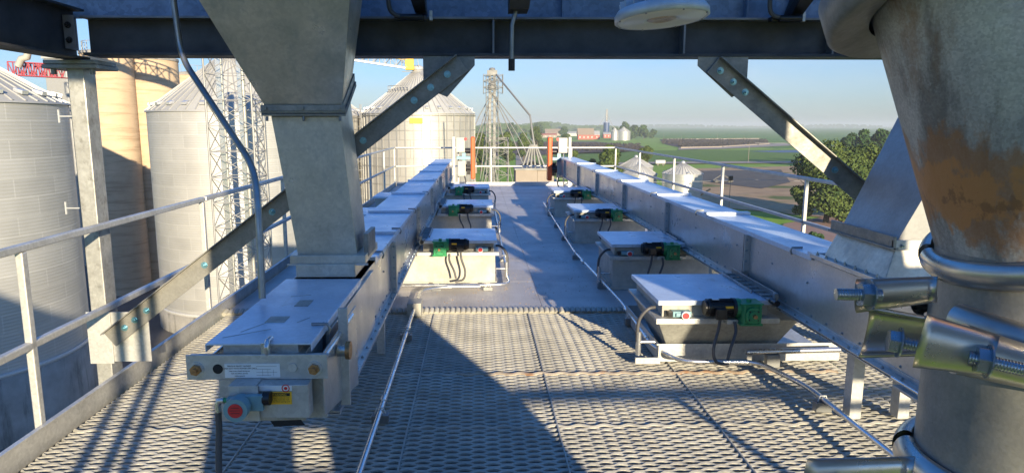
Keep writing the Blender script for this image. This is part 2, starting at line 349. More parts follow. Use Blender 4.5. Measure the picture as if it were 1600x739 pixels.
def leafmat(name, a, b_):
    m = fieldmat(name, a, b_, .35, rough=.7); m.node_tree.nodes['Principled BSDF'].inputs['Subsurface Weight'].default_value = 0; return m
M['leaf'] = leafmat('broad_leaves', (.03, .06, .016), (.105, .135, .035))
M['leafdark'] = leafmat('dark_leaves', (.02, .05, .018), (.05, .09, .025))
M['leaffar'] = leafmat('far_leaves', (.03, .06, .02), (.075, .11, .03))

# ================================================================ SETTING: ground
def sheet(name, pix, mt, dz):
    vs = [G(a, b) for a, b in pix]; z = GZ + dz
    mb = MB(); mb.add([(v.x, v.y, z) for v in vs], [tuple(range(len(vs)))])
    o = mb.build(name, mt); 
    if o.data.polygons[0].normal.z < 0: o.data.flip_normals()
    return struct(o)
g = MB(); NR = [0, 60, 200, 600, 2000, 6000, 15000]
g.lathe((0, 0, GZ), [(r, 0) for r in NR], 48, False); struct(g.build('ground', M['ground']))
def wsheet(name, pts, mt, dz):
    mb = MB(); mb.add([(x, y, GZ + dz) for x, y in pts], [tuple(range(len(pts)))]); o = mb.build(name, mt)
    if o.data.polygons[0].normal.z < 0: o.data.flip_normals()
    return struct(o)
sheet('corn_field', [(800, 197.6), (1900, 197.6), (1900, 226), (1340, 226), (1215, 233), (1010, 214), (800, 214)], M['farcorn'], .1)
sheet('feedlot', [(1030, 218.5), (1180, 217.5), (1212, 226), (1128, 230.5), (1066, 232), (1040, 226)], M['lot'], .3)
sheet('feedlot', [(700, 222), (930, 222), (1000, 228), (1020, 234), (965, 240), (700, 246)], M['lot'], .3)
sheet('corn_field', [(1000, 236), (1360, 234), (1380, 252), (900, 255), (800, 262), (880, 240)], M['corn'], .3)
sheet('pond', [(1170, 237.5), (1240, 235.5), (1330, 235), (1330, 239.5), (1220, 239.5)], M['water'], .4)
sheet('gravel_road', [(850, 258), (1000, 254.5), (1500, 251.5), (1500, 254.5), (1000, 257.5), (850, 262)], M['gravel'], .45)
sheet('bare_ground', [(1080, 264), (1330, 258), (1400, 300), (1330, 345), (1180, 330), (1090, 322), (1040, 300)], M['dirt'], .15)
sheet('yard_shade_patch', [(1095, 268), (1220, 266), (1235, 286), (1190, 296), (1095, 284)], M['yard_and_shade'], .25)  # dark sheet standing in for the shade over the dirt yard
sheet('bare_ground', [(1160, 228.5), (1225, 224), (1240, 228), (1130, 233.5), (1060, 235), (1060, 233)], M['gravel'], .4)
sheet('lawn', [(1060, 325), (1180, 333), (1340, 352), (1400, 380), (1300, 500), (900, 500), (900, 330)], M['lawn'], .2)
sheet('lawn', [(772, 250), (832, 245), (846, 270), (860, 300), (770, 300)], M['lawn'], .2)
sheet('drive', [(1225, 352), (1330, 335), (1420, 350), (1420, 420), (1180, 400)], M['redroad'], .35)
sheet('gravel_road', [(806, 243), (822, 240), (880, 292), (900, 330), (800, 330), (806, 280)], M['gravel'], .3)
wsheet('gravel_yard', [(-80, -20), (-7, -20), (2, 40), (4, 100), (0, 135), (-90, 150)], M['yard_and_shade'], .05)
# ================================================================ haze
hz = MB(); hz.box((-15500, -15500, GZ - 1), (15500, 15500, 40)); ho = hz.build('haze', M['white']); tag(ho, 'thin pale morning haze lying over the fields', 'haze', kind='stuff')
hm = bpy.data.materials.new('haze_air'); hm.use_nodes = True; hn = hm.node_tree.nodes; hn.remove(hn['Principled BSDF'])
pv = hn.new('ShaderNodeVolumePrincipled'); pv.inputs['Color'].default_value = (.70, .78, .82, 1); pv.inputs['Density'].default_value = 0.00026; pv.inputs['Anisotropy'].default_value = 0.0
hm.node_tree.links.new(pv.outputs[0], hn['Material Output'].inputs['Volume']); ho.data.materials.clear(); ho.data.materials.append(hm)

# ================================================================ deck
DX0, DX1 = -2.40, 4.02
def grating(x0, x1, y0, y1, name):
    LW, SW = .150, .058; sub = 6
    nx = int(round((x1 - x0) / (LW / 2))); xs = np.linspace(x0, x1, nx * sub // 2 + 1)
    vs = []; fs = []; k = 0; y = y0; j = 0
    wy, wz, th = .0060, .0034, .0045
    while y < y1 - .01:
        # zigzag strand j : bond phases alternate
        ph = 2 * math.pi * (xs / LW)
        amp = SW / 4 * .92
        z0 = np.sign(np.cos(ph)) * np.abs(np.cos(ph)) ** .7
        yc = y + amp * z0 * (1 if j % 2 == 0 else -1)
        b = len(vs)
        lift = .0075 * np.abs(z0) - .003
        for xx, yy, lf in zip(xs, yc, lift):
            # tilted ribbon : low at front, high at back
            vs += [(xx, yy - wy, -.020 + lf), (xx, yy + wy, -.020 + 2 * wz + lf - .002), (xx, yy + wy, -.020 + 2 * wz - th - .003), (xx, yy - wy, -.020 - th - .004)]
        n = len(xs)
        for i in range(n - 1):
            a = b + i * 4; c = a + 4
            fs += [(a, c, c + 1, a + 1), (a + 1, c + 1, c + 2, a + 2), (a + 2, c + 2, c + 3, a + 3), (a + 3, c + 3, c, a)]
        y += SW / 2; j += 1
    mb = MB(); mb.v = vs; mb.f = fs; mb.sm = [False] * len(fs)
    return struct(mb.build(name, M['grating']))
ysplit = [1.2, 2.05, 2.90, 3.75, 4.60, 5.45, 6.19]
for x0, x1 in ((-2.38, -1.325), (-1.32, -.425), (-.42, .465), (.47, 1.42), (1.425, 2.66), (2.665, 3.98)):
    grating(x0, x1, 1.2, 6.19, 'grating_floor')
def wavy(y, x0, x1, mt, h=.004, w=.009):
    mb = MB(); xs = np.linspace(x0, x1, int((x1 - x0) / .0125)); vs = []; fs = []
    for xx in xs:
        yy = y + .015 * math.cos(2 * math.pi * xx / .15) ; vs += [(xx, yy - w, -.016 + h), (xx, yy + w, -.010 + h), (xx, yy + w, -.030), (xx, yy - w, -.030)]
    for i in range(len(xs) - 1):
        a = i * 4; c = a + 4; fs += [(a, c, c + 1, a + 1), (a + 1, c + 1, c + 2, a + 2), (a + 3, c + 3, c, a)]
    mb.add(vs, fs); struct(mb.build('grating_floor', mt))
wavy(4.60, -.15, 2.6, M['rustbar'], .007, .010); wavy(4.60, -2.38, -.16, M['grating'], .006, .010)
for y in (2.9, 3.75): wavy(y, -2.38, 3.95, M['grating'], .003, .007)
mb = MB()
for x in (-1.3225, -.4225, .4675, 1.4225): mb.box((x - .004, 1.2, -.047), (x + .004, 6.19, -.008))
struct(mb.build('grating_floor', M['grating']))
mb = MB()   # floor beams below, plus a black sheet that paints the shade under the grating
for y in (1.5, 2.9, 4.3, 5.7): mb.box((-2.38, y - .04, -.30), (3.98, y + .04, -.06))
mb.box((-2.4, .9, -.9), (4.0, 6.3, -.85)); struct(mb.build('floor_beams_shade_sheet', M['hole_shade']))
# solid plate floor with rolled near edge
mb = MB(); ys = [6.22, 7.45, 8.65, 9.95, 11.3, 12.7, 14.1, 15.5, 17.0, 18.4, 19.8]
for a, b in zip(ys[:-1], ys[1:]):
    mb.box((DX0, a, -.03), (.62, b - .005, 0)); mb.box((.6225, a + .003, -.03), (DX1, b - .003, -.001))
struct(mb.build('steel_deck', M['plate'], bevel=.002))
mb = MB()
x = DX0
while x < 2.9:   # corrugated joint strip at the end of the grating
    mb.tube([(x, 6.185, -.012), (x, 6.215, .002), (x, 6.26, .006)], .026, 8); x += .05
struct(mb.build('deck_edge_strip', M['grating']))
mb = MB(); mb.box((DX0, 19.8, -.2), (DX1, 19.86, .10)); o = mb.build('toe_board', M['railw'], bevel=.003); rebase(o, (0.8, 19.8, 0)); tag(o, 'pale steel toe board along the far edge of the roof deck', 'toe board')
mb = MB(); mb.box((-2.43, .8, -.04), (-2.418, 19.8, .115)); mb.box((-2.418, .8, .103), (-2.40, 19.8, .115)); mb.box((-2.52, .8, -.25), (-2.43, 19.8, -.04))
o = mb.build('toe_board', M['galv'], bevel=.002); rebase(o, (-2.42, 1, 0)); tag(o, 'long galvanized toe board under the left railing', 'toe board')
mb = MB(); mb.box((4.03, .8, -.25), (4.045, 19.8, .115))
o = mb.build('toe_board', M['galv'], bevel=.002); rebase(o, (4.03, 1, 0)); tag(o, 'galvanized toe board under the right railing, mostly behind the right conveyor', 'toe board')
rg_ = np.random.default_rng(5); mb = MB()
for k in range(420):
    if k % 3: x = rg_.normal(.3, .9); y = 6.4 + abs(rg_.normal(0, 3.5))
    else: x = rg_.uniform(-.7, 1.4); y = rg_.uniform(6.3, 9.5)
    if y > 19 or x < -2.3 or x > 2.1: continue
    q = rg_.uniform(.002, .005); mb.box((x - q, y - q, .0005), (x + q * .7, y + q, q))
o = mb.build('spilled_grain', M['dirt']); tag(o, 'scattered grains and crumbs lying on the steel plate deck', 'spilled grain', kind='stuff')
# supporting bins beneath the deck keep it standing
mb = MB(); mb.lathe((.8, 3.4, 0), [(.01, -.9), (3.3, -2.4), (3.3, -17)], 48); o = mb.build('grain_bin', M['bin_c']); rebase(o, (.8, 3.4, -17)); tag(o, 'steel bin directly beneath the near end of the deck', 'bin')
mb = MB(); mb.lathe((.8, 13.4, 0), [(.01, -.4), (3.3, -2.4), (3.3, -17)], 48); o = mb.build('grain_bin', M['bin_c']); rebase(o, (.8, 13.4, -17)); tag(o, 'steel bin directly beneath the far end of the deck', 'bin')

# ================================================================ portal frame
def gusset_bolts(parent, pts, d=(0, -1, 0), r=.016, mt='boltblue'):
    for p in pts:
        b = MB(); b.hexbolt(p, d, r, .013, True, .016); b.build('bolt', M[mt], parent)
cb = thing('cross_beam', 'dark steel I-beam crossing overhead in front, seen against the sky', 'beam', (0, 4.5, 2.19))
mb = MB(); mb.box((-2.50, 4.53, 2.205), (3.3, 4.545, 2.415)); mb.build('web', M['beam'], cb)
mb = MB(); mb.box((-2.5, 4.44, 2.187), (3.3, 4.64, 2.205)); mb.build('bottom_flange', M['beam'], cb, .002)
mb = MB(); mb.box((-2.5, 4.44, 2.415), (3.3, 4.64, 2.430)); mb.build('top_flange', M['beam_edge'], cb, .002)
for x in (-1.55, .10, 1.33, 2.3):
    mb = MB(); mb.box((x - .006, 4.445, 2.205), (x + .006, 4.53, 2.415)); mb.build('stiffener', M['beam_edge'], cb)
mb = MB(); mb.prism([(-.352, 4.446, 2.187), (-.352, 4.446, 1.99), (-.20, 4.446, 1.93), (-.02, 4.446, 2.13), (-.02, 4.446, 2.187)], (0, .012, 0)); mb.build('gusset_plate', M['hot_dip'], cb, .001)
mb = MB(); mb.prism([(1.425, 4.446, 2.187), (1.425, 4.446, 2.13), (1.66, 4.446, 1.93), (1.752, 4.446, 1.98), (1.752, 4.446, 2.187)], (0, .012, 0)); mb.build('gusset_plate', M['hot_dip'], cb, .001)
uw = thing('upper_girder', 'steel girder web coloured with reflected sky blue, above the dark cross beam', 'girder', (0, 4.6, 2.44))
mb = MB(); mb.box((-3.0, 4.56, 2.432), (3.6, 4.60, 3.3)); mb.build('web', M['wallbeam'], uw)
for x in (-1.3, -1.05, .55, 1.75, 2.05):
    mb = MB(); mb.box((x - .005, 4.50, 2.434), (x + .005, 4.558, 3.1)); mb.build('stiffener', M['wallbeam'], uw)
sb = thing('side_beam', 'dark steel beam running back overhead along the left side', 'beam', (-2.6, 3, 2.2))
mb = MB(); mb.box((-2.66, .9, 2.165), (-2.50, 4.52, 2.18)); mb.box((-2.585, .9, 2.18), (-2.57, 4.5, 2.46)); mb.box((-2.66, .9, 2.46), (-2.50, 4.5, 2.475)); mb.build('beam_section', M['beam'], sb, .002)
mb = MB(); mb.box((-2.56, 4.36, 2.22), (-2.49, 4.372, 2.42)); mb.box((-2.567, 4.39, 2.22), (-2.555, 4.5, 2.42)); mb.build('connection_plate', M['beam_edge'], sb, .001)
gusset_bolts(sb, [(-2.53, 4.36, 2.27), (-2.53, 4.36, 2.36)], r=.014, mt='black')
def column(name, x0, x1, label, sgn):
    t = thing(name, label, 'post', ((x0 + x1) / 2, 4.56, -.3))
    mb = MB(); mb.box((x0, 4.48, -.6), (x1, 4.62, 2.11)); mb.build('shaft', M['post'], t, .006)
    mb = MB(); mb.box((x0 - .12, 4.42, 2.105), (x1 + .12, 4.68, 2.13)); mb.box((x0 - .11, 4.42, 2.132), (x1 + .11, 4.68, 2.158)); mb.build('cap_plate', M['hot_dip'], t, .003)
    for q in (x0 - .07, x1 + .07):
        b = MB(); b.tube([(q, 4.46, 2.104), (q, 4.46, 2.07)], .017, 6); b.build('bolt', M['hot_dip'], t)
    return t
cl = column('steel_post', -2.635, -2.53, 'square galvanized steel post outside the left railing, holding up the beam corner', 1)
mb = MB(); mb.box((-2.513, 4.47, .15), (-2.25, 4.482, .50)); mb.box((-2.66, 4.458, .14), (-2.50, 4.468, .505)); mb.build('gusset_plate', M['galv'], cl, .002)
column('steel_post', 3.05, 3.18, 'steel post hidden behind the big pipe, under the right end of the beam', -1)
def brace(a, b, label, bolts):
    a = Vector(a); b = Vector(b); d = (b - a).normalized(); n = Vector((0, -1, 0)); s = d.cross(n).normalized()
    if s.z < 0: s = -s
    t = thing('diagonal_brace', label, 'brace', a, 'diagonal braces of the overhead frame')
    mb = MB(); h = .062
    mb.hexa([a - s*h, a - s*h + Vector((0,.008,0)), b - s*h + Vector((0,.008,0)), b - s*h, a + s*h, a + s*h + Vector((0,.008,0)), b + s*h + Vector((0,.008,0)), b + s*h])
    w = s * .008
    o2 = Vector((0, -.045, 0))
    for q in (s * h,):
        mb.hexa([a + q, a + q + o2, b + q + o2, b + q, a + q - w, a + q + o2 - w, b + q + o2 - w, b + q - w])
    mb.build('angle_section', M['hot_dip'], t, .0015)
    for k in bolts:
        p = a + (b - a) * k; bb = MB(); bb.hexbolt(p, (0, -1, 0), .0155, .013, True, .018); bb.build('bolt', M['boltblue'], t)
    return t
brace((-2.50, 4.43, .32), (-.10, 4.43, 2.145), 'diagonal galvanized brace rising from the left post to the overhead beam', (.045, .075, .11, .28, .475, .73, .87, .915, .96))
brace((2.88, 4.43, 1.05), (1.52, 4.43, 2.135), 'diagonal galvanized brace on the right, dropping from the beam behind the inclined spout', (.985 - .02, .90, .84, .375))

# ================================================================ conveyors
def conveyor(name, label, x0, x1, zb, zt, ya, yb, inner, lidlabel=None):
    """x0..x1 trough, inner=+1 if the visible side is x1, -1 if x0"""
    t = thing(name, label, 'conveyor', ((x0 + x1) / 2, ya, 0))
    xi, xo = (x1, x0) if inner > 0 else (x0, x1)
    L = 2.35; y = ya; i = 0
    while y < yb - .1:
        y2 = min(y + L, yb)
        mb = MB(); mb.box((xi - inner * .004, y + .004, zb), (xi, y2 - .004, zt - .012)); o = mb.build('side_panel', M['galv_side'], t)
        bb = MB(); k = y + .12
        while k < y2 - .05:
            bb.hexbolt((xi, k, zb + .05), (inner, 0, 0), .006, .006, True, .0)
            k += .19
        k = y + .25
        while k < y2 - .1:
            bb.hexbolt((xi, k, zb + .27 + .02 * math.sin(k * 7)), (inner, 0, 0), .006, .006, True, 0); k += .55
        bb.build('bolt_row', M['bolt'], o)
        mb = MB(); mb.box((xo, y + .004, zb), (xo + inner * .004, y2 - .004, zt - .012)); mb.build('side_panel', M['galv_side'], t)
        # joint flange
        if i > 0:
            mb = MB()
            for dy in (-.022, .008): mb.box((xi, y + dy, zb - .02), (xi + inner * .045, y + dy + .012, zt - .02))
            o = mb.build('joint_flange', M['galv_side'], t, .001)
            bb = MB()
            for z in np.linspace(zb + .03, zt - .06, 5): bb.hexbolt((xi + inner * .028, y - .022, z), (0, -1, 0), .007, .007, True, .008)
            bb.build('bolt_row', M['bolt'], o)
        y = y2; i += 1
    mb = MB(); mb.box((x0, ya, zb - .006), (x1, yb, zb)); mb.build('bottom_plate', M['galv_side'], t)
    mb = MB(); mb.box((xi, ya, zb - .016), (xi + inner * .05, yb, zb - .010)); mb.box((xi, ya, zb - .004), (xi + inner * .05, yb, zb + .004)); mb.box((xi, ya, zb + .004), (xi + inner * .005, yb, zb + .03)); o = mb.build('bottom_flange', M['galv_side'], t, .001)
    bb = MB(); k = ya + .07
    while k < min(yb, 13):
        bb.hexbolt((xi + inner * .03, k, zb + .004), (0, 0, 1), .007, .007, True, .006); k += .17
    bb.build('bolt_row', M['bolt'], o)
    return t
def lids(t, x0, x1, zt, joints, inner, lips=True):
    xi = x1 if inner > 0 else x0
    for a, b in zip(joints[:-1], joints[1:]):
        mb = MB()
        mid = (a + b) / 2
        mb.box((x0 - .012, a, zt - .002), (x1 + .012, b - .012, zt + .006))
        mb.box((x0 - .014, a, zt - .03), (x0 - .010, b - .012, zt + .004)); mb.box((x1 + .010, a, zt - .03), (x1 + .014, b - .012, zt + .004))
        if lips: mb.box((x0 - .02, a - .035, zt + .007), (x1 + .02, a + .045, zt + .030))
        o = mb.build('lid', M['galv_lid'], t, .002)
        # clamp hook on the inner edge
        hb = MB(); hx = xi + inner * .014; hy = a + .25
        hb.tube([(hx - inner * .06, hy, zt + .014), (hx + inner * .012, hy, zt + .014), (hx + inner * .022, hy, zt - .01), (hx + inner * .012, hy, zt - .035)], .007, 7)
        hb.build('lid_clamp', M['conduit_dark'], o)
# left conveyor
LC = conveyor('drag_conveyor', 'long galvanized drag conveyor on the left with the stubby sensor end nearest', -1.13, -.715, .40, .84, 3.05, 18.4, 1)
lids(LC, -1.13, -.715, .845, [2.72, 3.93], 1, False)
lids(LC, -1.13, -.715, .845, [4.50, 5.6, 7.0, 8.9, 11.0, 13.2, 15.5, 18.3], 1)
for y in (5.05, 7.4, 9.8, 12.2, 14.6, 17.0):
    mb = MB(); mb.box((-.79, y - .03, 0), (-.73, y + .03, .39)); mb.build('leg', M['galv'], LC, .002)
    mb = MB(); mb.box((-1.12, y - .03, 0), (-1.06, y + .03, .39)); mb.build('leg', M['galv'], LC, .002)
# tail end of the left conveyor
mb = MB(); mb.box((-1.215, 2.690, .705), (-.632, 2.700, .812)); mb.box((-1.215, 2.700, .794), (-.632, 2.745, .800)); mb.build('end_bar', M['galv'], LC, .002)
tp = MB(); tp.box((-1.09, 2.702, .515), (-.735, 2.75, .70)); tp.box((-1.09, 2.702, .70), (-.735, 2.75, .79)); tail = tp.build('tail_housing', M['galv'], LC, .003)
mb = MB(); mb.box((-.735, 2.765, .50), (-.657, 2.775, .79)); mb.build('filler_plate', M['galv'], LC)
mb = MB(); mb.box((-1.0, 2.63, .560), (-.70, 2.70, .704)); gb = mb.build('guard_box', M['galv'], LC, .003)
mb = MB(); mb.prism([(-.86, 2.628, .548), (-.735, 2.628, .552), (-.72, 2.628, .53), (-.845, 2.628, .524)], (0, .004, 0)); mb.build('slot', M['hole_shade'], gb)
mb = MB(); mb.hexa([(-1.09, 2.74, .515), (-.735, 2.74, .515), (-.735, 3.06, .40), (-1.09, 3.06, .40), (-1.09, 2.74, .80), (-.735, 2.74, .80), (-.735, 3.06, .80), (-1.09, 3.06, .80)]); mb.build('lower_chute', M['galv'], LC, .002)
mb = MB(); mb.box((-1.08, 2.75, .79), (-.765, 3.9, .842)); mb.build('inner_curb', M['galv'], LC)
mb = MB(); mb.prism([(-.656, 2.72, .53), (-.656, 3.5, .36), (-.656, 3.5, .80), (-.656, 2.72, .80)], (-.008, 0, 0)); mb.box((-.715, 3.05, .40), (-.70, 4.4, .80)); mb.build('side_plate', M['galv_side'], LC, .002)
mb = MB(); mb.box((-.665, 3.08, .42), (-.62, 3.10, .90)); mb.build('side_bracket', M['galv'], LC, .002)
for x in (-.690, -1.165): 
    mb = MB(); mb.tube([(x + .03, 2.78, .775), (x + .03, 3.4, .775)], .014, 12); mb.build('take_up_rod', M['conduit'], LC)
for x, r_, m_ in ((-1.172, .024, 'copper'), (-.685, .024, 'copper')):
    mb = MB(); mb.tube([(x, 2.690, .752), (x, 2.684, .752)], .031, 20); o = mb.build('washer', M['galv_new'], LC)
    mb = MB(); mb.tube([(x, 2.684, .752), (x, 2.668, .752)], .023, 6); mb.tube([(x, 2.668, .752), (x, 2.655, .752)], .012, 12); mb.build('nut', M[m_], o)
mb = MB(); mb.tube([(-1.085, 2.690, .752), (-1.085, 2.6885, .752)], .021, 18); mb.build('bolt_hole', M['hole_shade'], LC)
mb = MB(); mb.tube([(-.775, 2.690, .757), (-.775, 2.684, .757)], .018, 18); mb.build('washer', M['galv_new'], LC)
mb = MB(); mb.tube([(-.88, 2.70, .810), (-.88, 2.69, .845), (-.88, 2.71, .866), (-.88, 2.76, .862)], .011, 10); mb.box((-.905, 2.697, .805), (-.868, 2.703, .86)); mb.build('lid_clamp', M['conduit'], LC, .001)
mb = MB(); mb.tube([(-.61, 2.98, .73), (-.59, 2.98, .73)], .042, 20); bh = mb.build('bearing', M['copper'], LC)
mb = MB(); mb.tube([(-.65, 2.98, .73), (-.61, 2.98, .73)], .028, 16); mb.build('bearing_shaft', M['zinc'], bh)
# labels
lp = MB(); lp.box((-1.056, 2.686, .715), (-.828, 2.690, .774)); lpo = lp.build('instruction_label', M['white'], LC)
for i, tx in enumerate(['SERIOUS INJURY HAZARD', 'CLEAN OUT WITH POWER OFF ONLY', 'keep cover closed during use', 'lock out before service', 'replace guards']):
    text('lettering', tx, .0085 if i < 2 else .0072, (-.995, 2.6855, .763 - i * .0105), M['ink'], lpo)
tb = MB()
for i in range(4): tb.box((-.925, 2.6852, .764 - i * .013), (-.925 + (.085 if i % 2 == 0 else .06), 2.6856, .7648 - i * .013))
for xx in (-.90, -.878, -.855): tb.box((xx, 2.6852, .722), (xx + .0006, 2.6856, .75))
tb.build('printed_table', M['ink'], lpo)
mb = MB(); mb.box((-.868, 2.6262, .622), (-.768, 2.630, .675)); wl = mb.build('warning_label', M['yellow'], LC)
mb = MB(); mb.box((-.862, 2.6248, .658), (-.774, 2.6262, .671)); mb.build('warning_band', M['ink'], wl)
text('lettering', 'WARNING', .0125, (-.818, 2.6244, .6602), M['yellow'], wl)
for i, tx in enumerate(['Rotating parts inside can crush', 'or cut. Keep hands clear. Lock', 'out power before opening cover']): text('lettering', tx, .0066, (-.818, 2.6258, .649 - i * .0085), M['ink'], wl)
mb = MB(); mb.box((-.90, 2.6264, .680), (-.765, 2.6284, .702)); pl2 = mb.build('caution_strip', M['white'], LC)
mb = MB(); mb.lathe((0, 0, 0), [(.0165, 0), (.0125, 0), (.0125, .001), (.0165, .001), (.0165, 0)], 24)
mb.v = [(-.79 + v[0], 2.6262 - v[2], .691 + v[1]) for v in mb.v]; mb.build('prohibition_ring', M['red'], pl2)
mb = MB(); mb.tube([(-.79, 2.6264, .691), (-.79, 2.6252, .691)], .007, 12); mb.build('prohibition_mark', M['red'], pl2)
# motion sensor with the red disc
sh = MB(); sh.tube([(-0.9600, 2.5200, 0.6420), (-0.9600, 2.5650, 0.6420)], .047, 28); sh.tube([(-0.9600, 2.5650, 0.6420), (-0.9600, 2.6000, 0.6420)], .040, 28)
sh.box((-0.9400, 2.5750, 0.6150), (-0.8700, 2.6000, 0.6800)); sh.box((-1.0150, 2.5750, 0.6050), (-0.9450, 2.6000, 0.6700)); sen = sh.build('motion_sensor', M['teal'], LC, .002)
mb = MB(); mb.tube([(-0.9600, 2.5195, 0.6420), (-0.9600, 2.5170, 0.6420)], .029, 28); rl = mb.build('red_disc', M['red'], sen)
for i, w_ in enumerate((.03, .042, .034)):
    mb = MB(); mb.box((-.960 - w_ / 2, 2.5155, .654 - i * .011), (-.960 + w_ / 2, 2.5168, .6555 - i * .011)); mb.build('printed_line', M['ink'], rl)
mb = MB(); mb.box((-1.0150, 2.6050, 0.7050), (-0.9050, 2.7000, 0.7110)); mb.box((-1.0150, 2.6040, 0.5600), (-0.8950, 2.6080, 0.7110)); mb.build('sensor_bracket', M['galv'], LC, .001)
mb = MB(); mb.tube([(-0.8730, 2.6000, 0.6600), (-0.8450, 2.6000, 0.6600)], .028, 16); mb.build('sensor_coupling', M['black'], sen)
mb = MB(); mb.tube([(-1.0100, 2.5850, 0.6600), (-1.0300, 2.5850, 0.6600)], .010, 10); mb.build('cable_gland', M['green'], sen)
mb = MB(); mb.tube([(-1.0270, 2.5850, 0.6600), (-1.0480, 2.5850, 0.6570), (-1.0530, 2.5850, 0.6350), (-1.0530, 2.5850, 0.6100)], .013, 12); mb.build('elbow_fitting', M['conduit'], sen)
mb = MB(); mb.tube(smooth([(-1.0530, 2.5850, 0.6150), (-1.0550, 2.5850, 0.5300), (-1.0580, 2.5700, 0.4200), (-1.0500, 2.5500, 0.3000), (-1.0050, 2.5400, 0.1300), (-0.9250, 2.5400, 0.0500)]), .013, 10); mb.build('sensor_cable', M['cable'], sen)
# lid decal
mb = MB(); mb.box((-.93, 3.30, .8515), (-.86, 3.42, .8530)); mb.build('faded_label', M['galv_old'], LC)
mb = MB(); mb.box((-.99, 3.02, .8515), (-.90, 3.12, .8530)); mb.build('faded_label', M['galv_old'], LC)

for (a, b_) in (((-1.10, 2.80), (-.93, 2.92)), ((-1.05, 2.88), (-.98, 3.02)), ((-.84, 3.02), (-.80, 3.10)), ((-1.0, 3.5), (-.9, 3.53))):
    mb = MB(); mb.bar((a[0], a[1], .852), (b_[0], b_[1], .852), .003, .001); mb.build('scratch', M['galv_old'], LC)
# right conveyor
RC = conveyor('drag_conveyor', 'long galvanized drag conveyor on the right, its lid striped by sunlight', 2.215, 2.60, .45, .89, 3.02, 18.4, -1)
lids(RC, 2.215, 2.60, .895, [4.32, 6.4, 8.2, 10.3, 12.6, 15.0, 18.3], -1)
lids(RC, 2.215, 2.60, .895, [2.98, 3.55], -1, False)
for y in (3.82, 6.3, 8.7, 11.1, 13.5, 15.9):
    mb = MB(); mb.box((2.235, y - .04, 0), (2.305, y + .04, .44)); mb.build('leg', M['galv'], RC, .002)
    mb = MB(); mb.box((2.53, y - .04, 0), (2.60, y + .04, .44)); mb.build('leg', M['galv'], RC, .002)
mb = MB(); mb.box((2.15, 2.96, .44), (2.62, 2.98, .78)); mb.box((2.13, 2.98, .42), (2.215, 3.25, .435)); mb.build('end_bar', M['galv'], RC, .002)
mb = MB(); mb.box((2.2085, 3.20, .62), (2.2105, 3.26, .70)); wl2 = mb.build('warning_label', M['white'], RC)
mb = MB(); mb.box((2.2070, 3.20, .685), (2.2085, 3.26, .70)); mb.build('warning_band', M['red'], wl2)
mb = MB(); mb.tube([(2.13, 3.0, .47), (2.13, 3.26, .47)], .008, 8); mb.build('take_up_rod', M['conduit'], RC)

# ================================================================ spouts feeding the conveyors
def loft(rings):
    mb = MB(); n = 4; vs = []; fs = []
    for r_ in rings: vs += r_
    for i in range(len(rings) - 1):
        for k in range(4):
            k2 = (k + 1) % 4; fs.append((i * 4 + k, i * 4 + k2, (i + 1) * 4 + k2, (i + 1) * 4 + k))
    fs.append((3, 2, 1, 0)); m = (len(rings) - 1) * 4; fs.append((m, m + 1, m + 2, m + 3)); return mb.add(vs, fs)
def ring_of(c, r_, out, t_=.006):
    pass
LS = thing('inclined_spout', 'wide galvanized spout coming down onto the left conveyor, flanged halfway', 'spout', (-.92, 4.1, .86))
def rect(x0, x1, yf, yb, zf, zb): return [(x0, yf, zf), (x1, yf, zf), (x1, yb, zb), (x0, yb, zb)]
loft([rect(-1.092, -.735, 4.02, 4.38, .97, .97), rect(-1.205, -.806, 4.00, 4.32, 1.80, 1.98)]).build('lower_chute', M['hopper'], LS, .003)
loft([rect(-1.22, -.79, 3.985, 4.33, 1.835, 2.02), rect(-1.545, -.62, 3.55, 4.05, 2.62, 2.72), rect(-1.6, -.60, 3.45, 3.98, 2.75, 2.85)]).build('upper_chute', M['hopper'], LS, .003)
loft([rect(-1.25, -.765, 3.965, 4.35, 1.802, 1.992), rect(-1.25, -.765, 3.963, 4.348, 1.814, 2.004)]).build('flange', M['hot_dip'], LS, .001)
loft([rect(-1.25, -.765, 3.962, 4.347, 1.819, 2.009), rect(-1.25, -.765, 3.960, 4.345, 1.831, 2.021)]).build('flange', M['hot_dip'], LS, .001)
mb = MB(); mb.prism([(-1.25, 3.958, 1.832), (-.765, 3.958, 1.832), (-.765, 3.958, 1.865), (-1.25, 3.958, 1.865)], (0, .006, 0)); mb.prism([(-.785, 3.96, 1.832), (-.785, 4.345, 2.022), (-.785, 4.345, 2.07), (-.785, 3.96, 1.88)], (.012, 0, 0)); mb.build('flange_lip', M['hot_dip'], LS, .001)
for x in (-1.22, -1.01, -.80):
    b = MB(); b.tube([(x, 3.975, 1.80), (x, 3.97, 1.775)], .009, 6); b.tube([(x, 3.955, 1.848), (x, 3.945, 1.848)], .010, 6); b.build('bolt', M['hot_dip'], LS)
mb = MB(); mb.box((-1.125, 3.955, .935), (-.675, 4.44, .985)); mb.build('base_collar', M['hopper'], LS, .004)
mb = MB(); mb.box((-1.085, 3.935, .856), (-.735, 4.42, .935)); mb.build('inlet_box', M['hopper'], LS, .004)
mb = MB(); mb.box((-.700, 4.05, .96), (-.672, 4.34, 1.10)); mb.build('side_angle', M['hot_dip'], LS, .002)
mb = MB(); mb.box((-1.14, 3.955, .925), (-.66, 3.950, .936)); mb.build('collar_lip', M['galv'], LS)

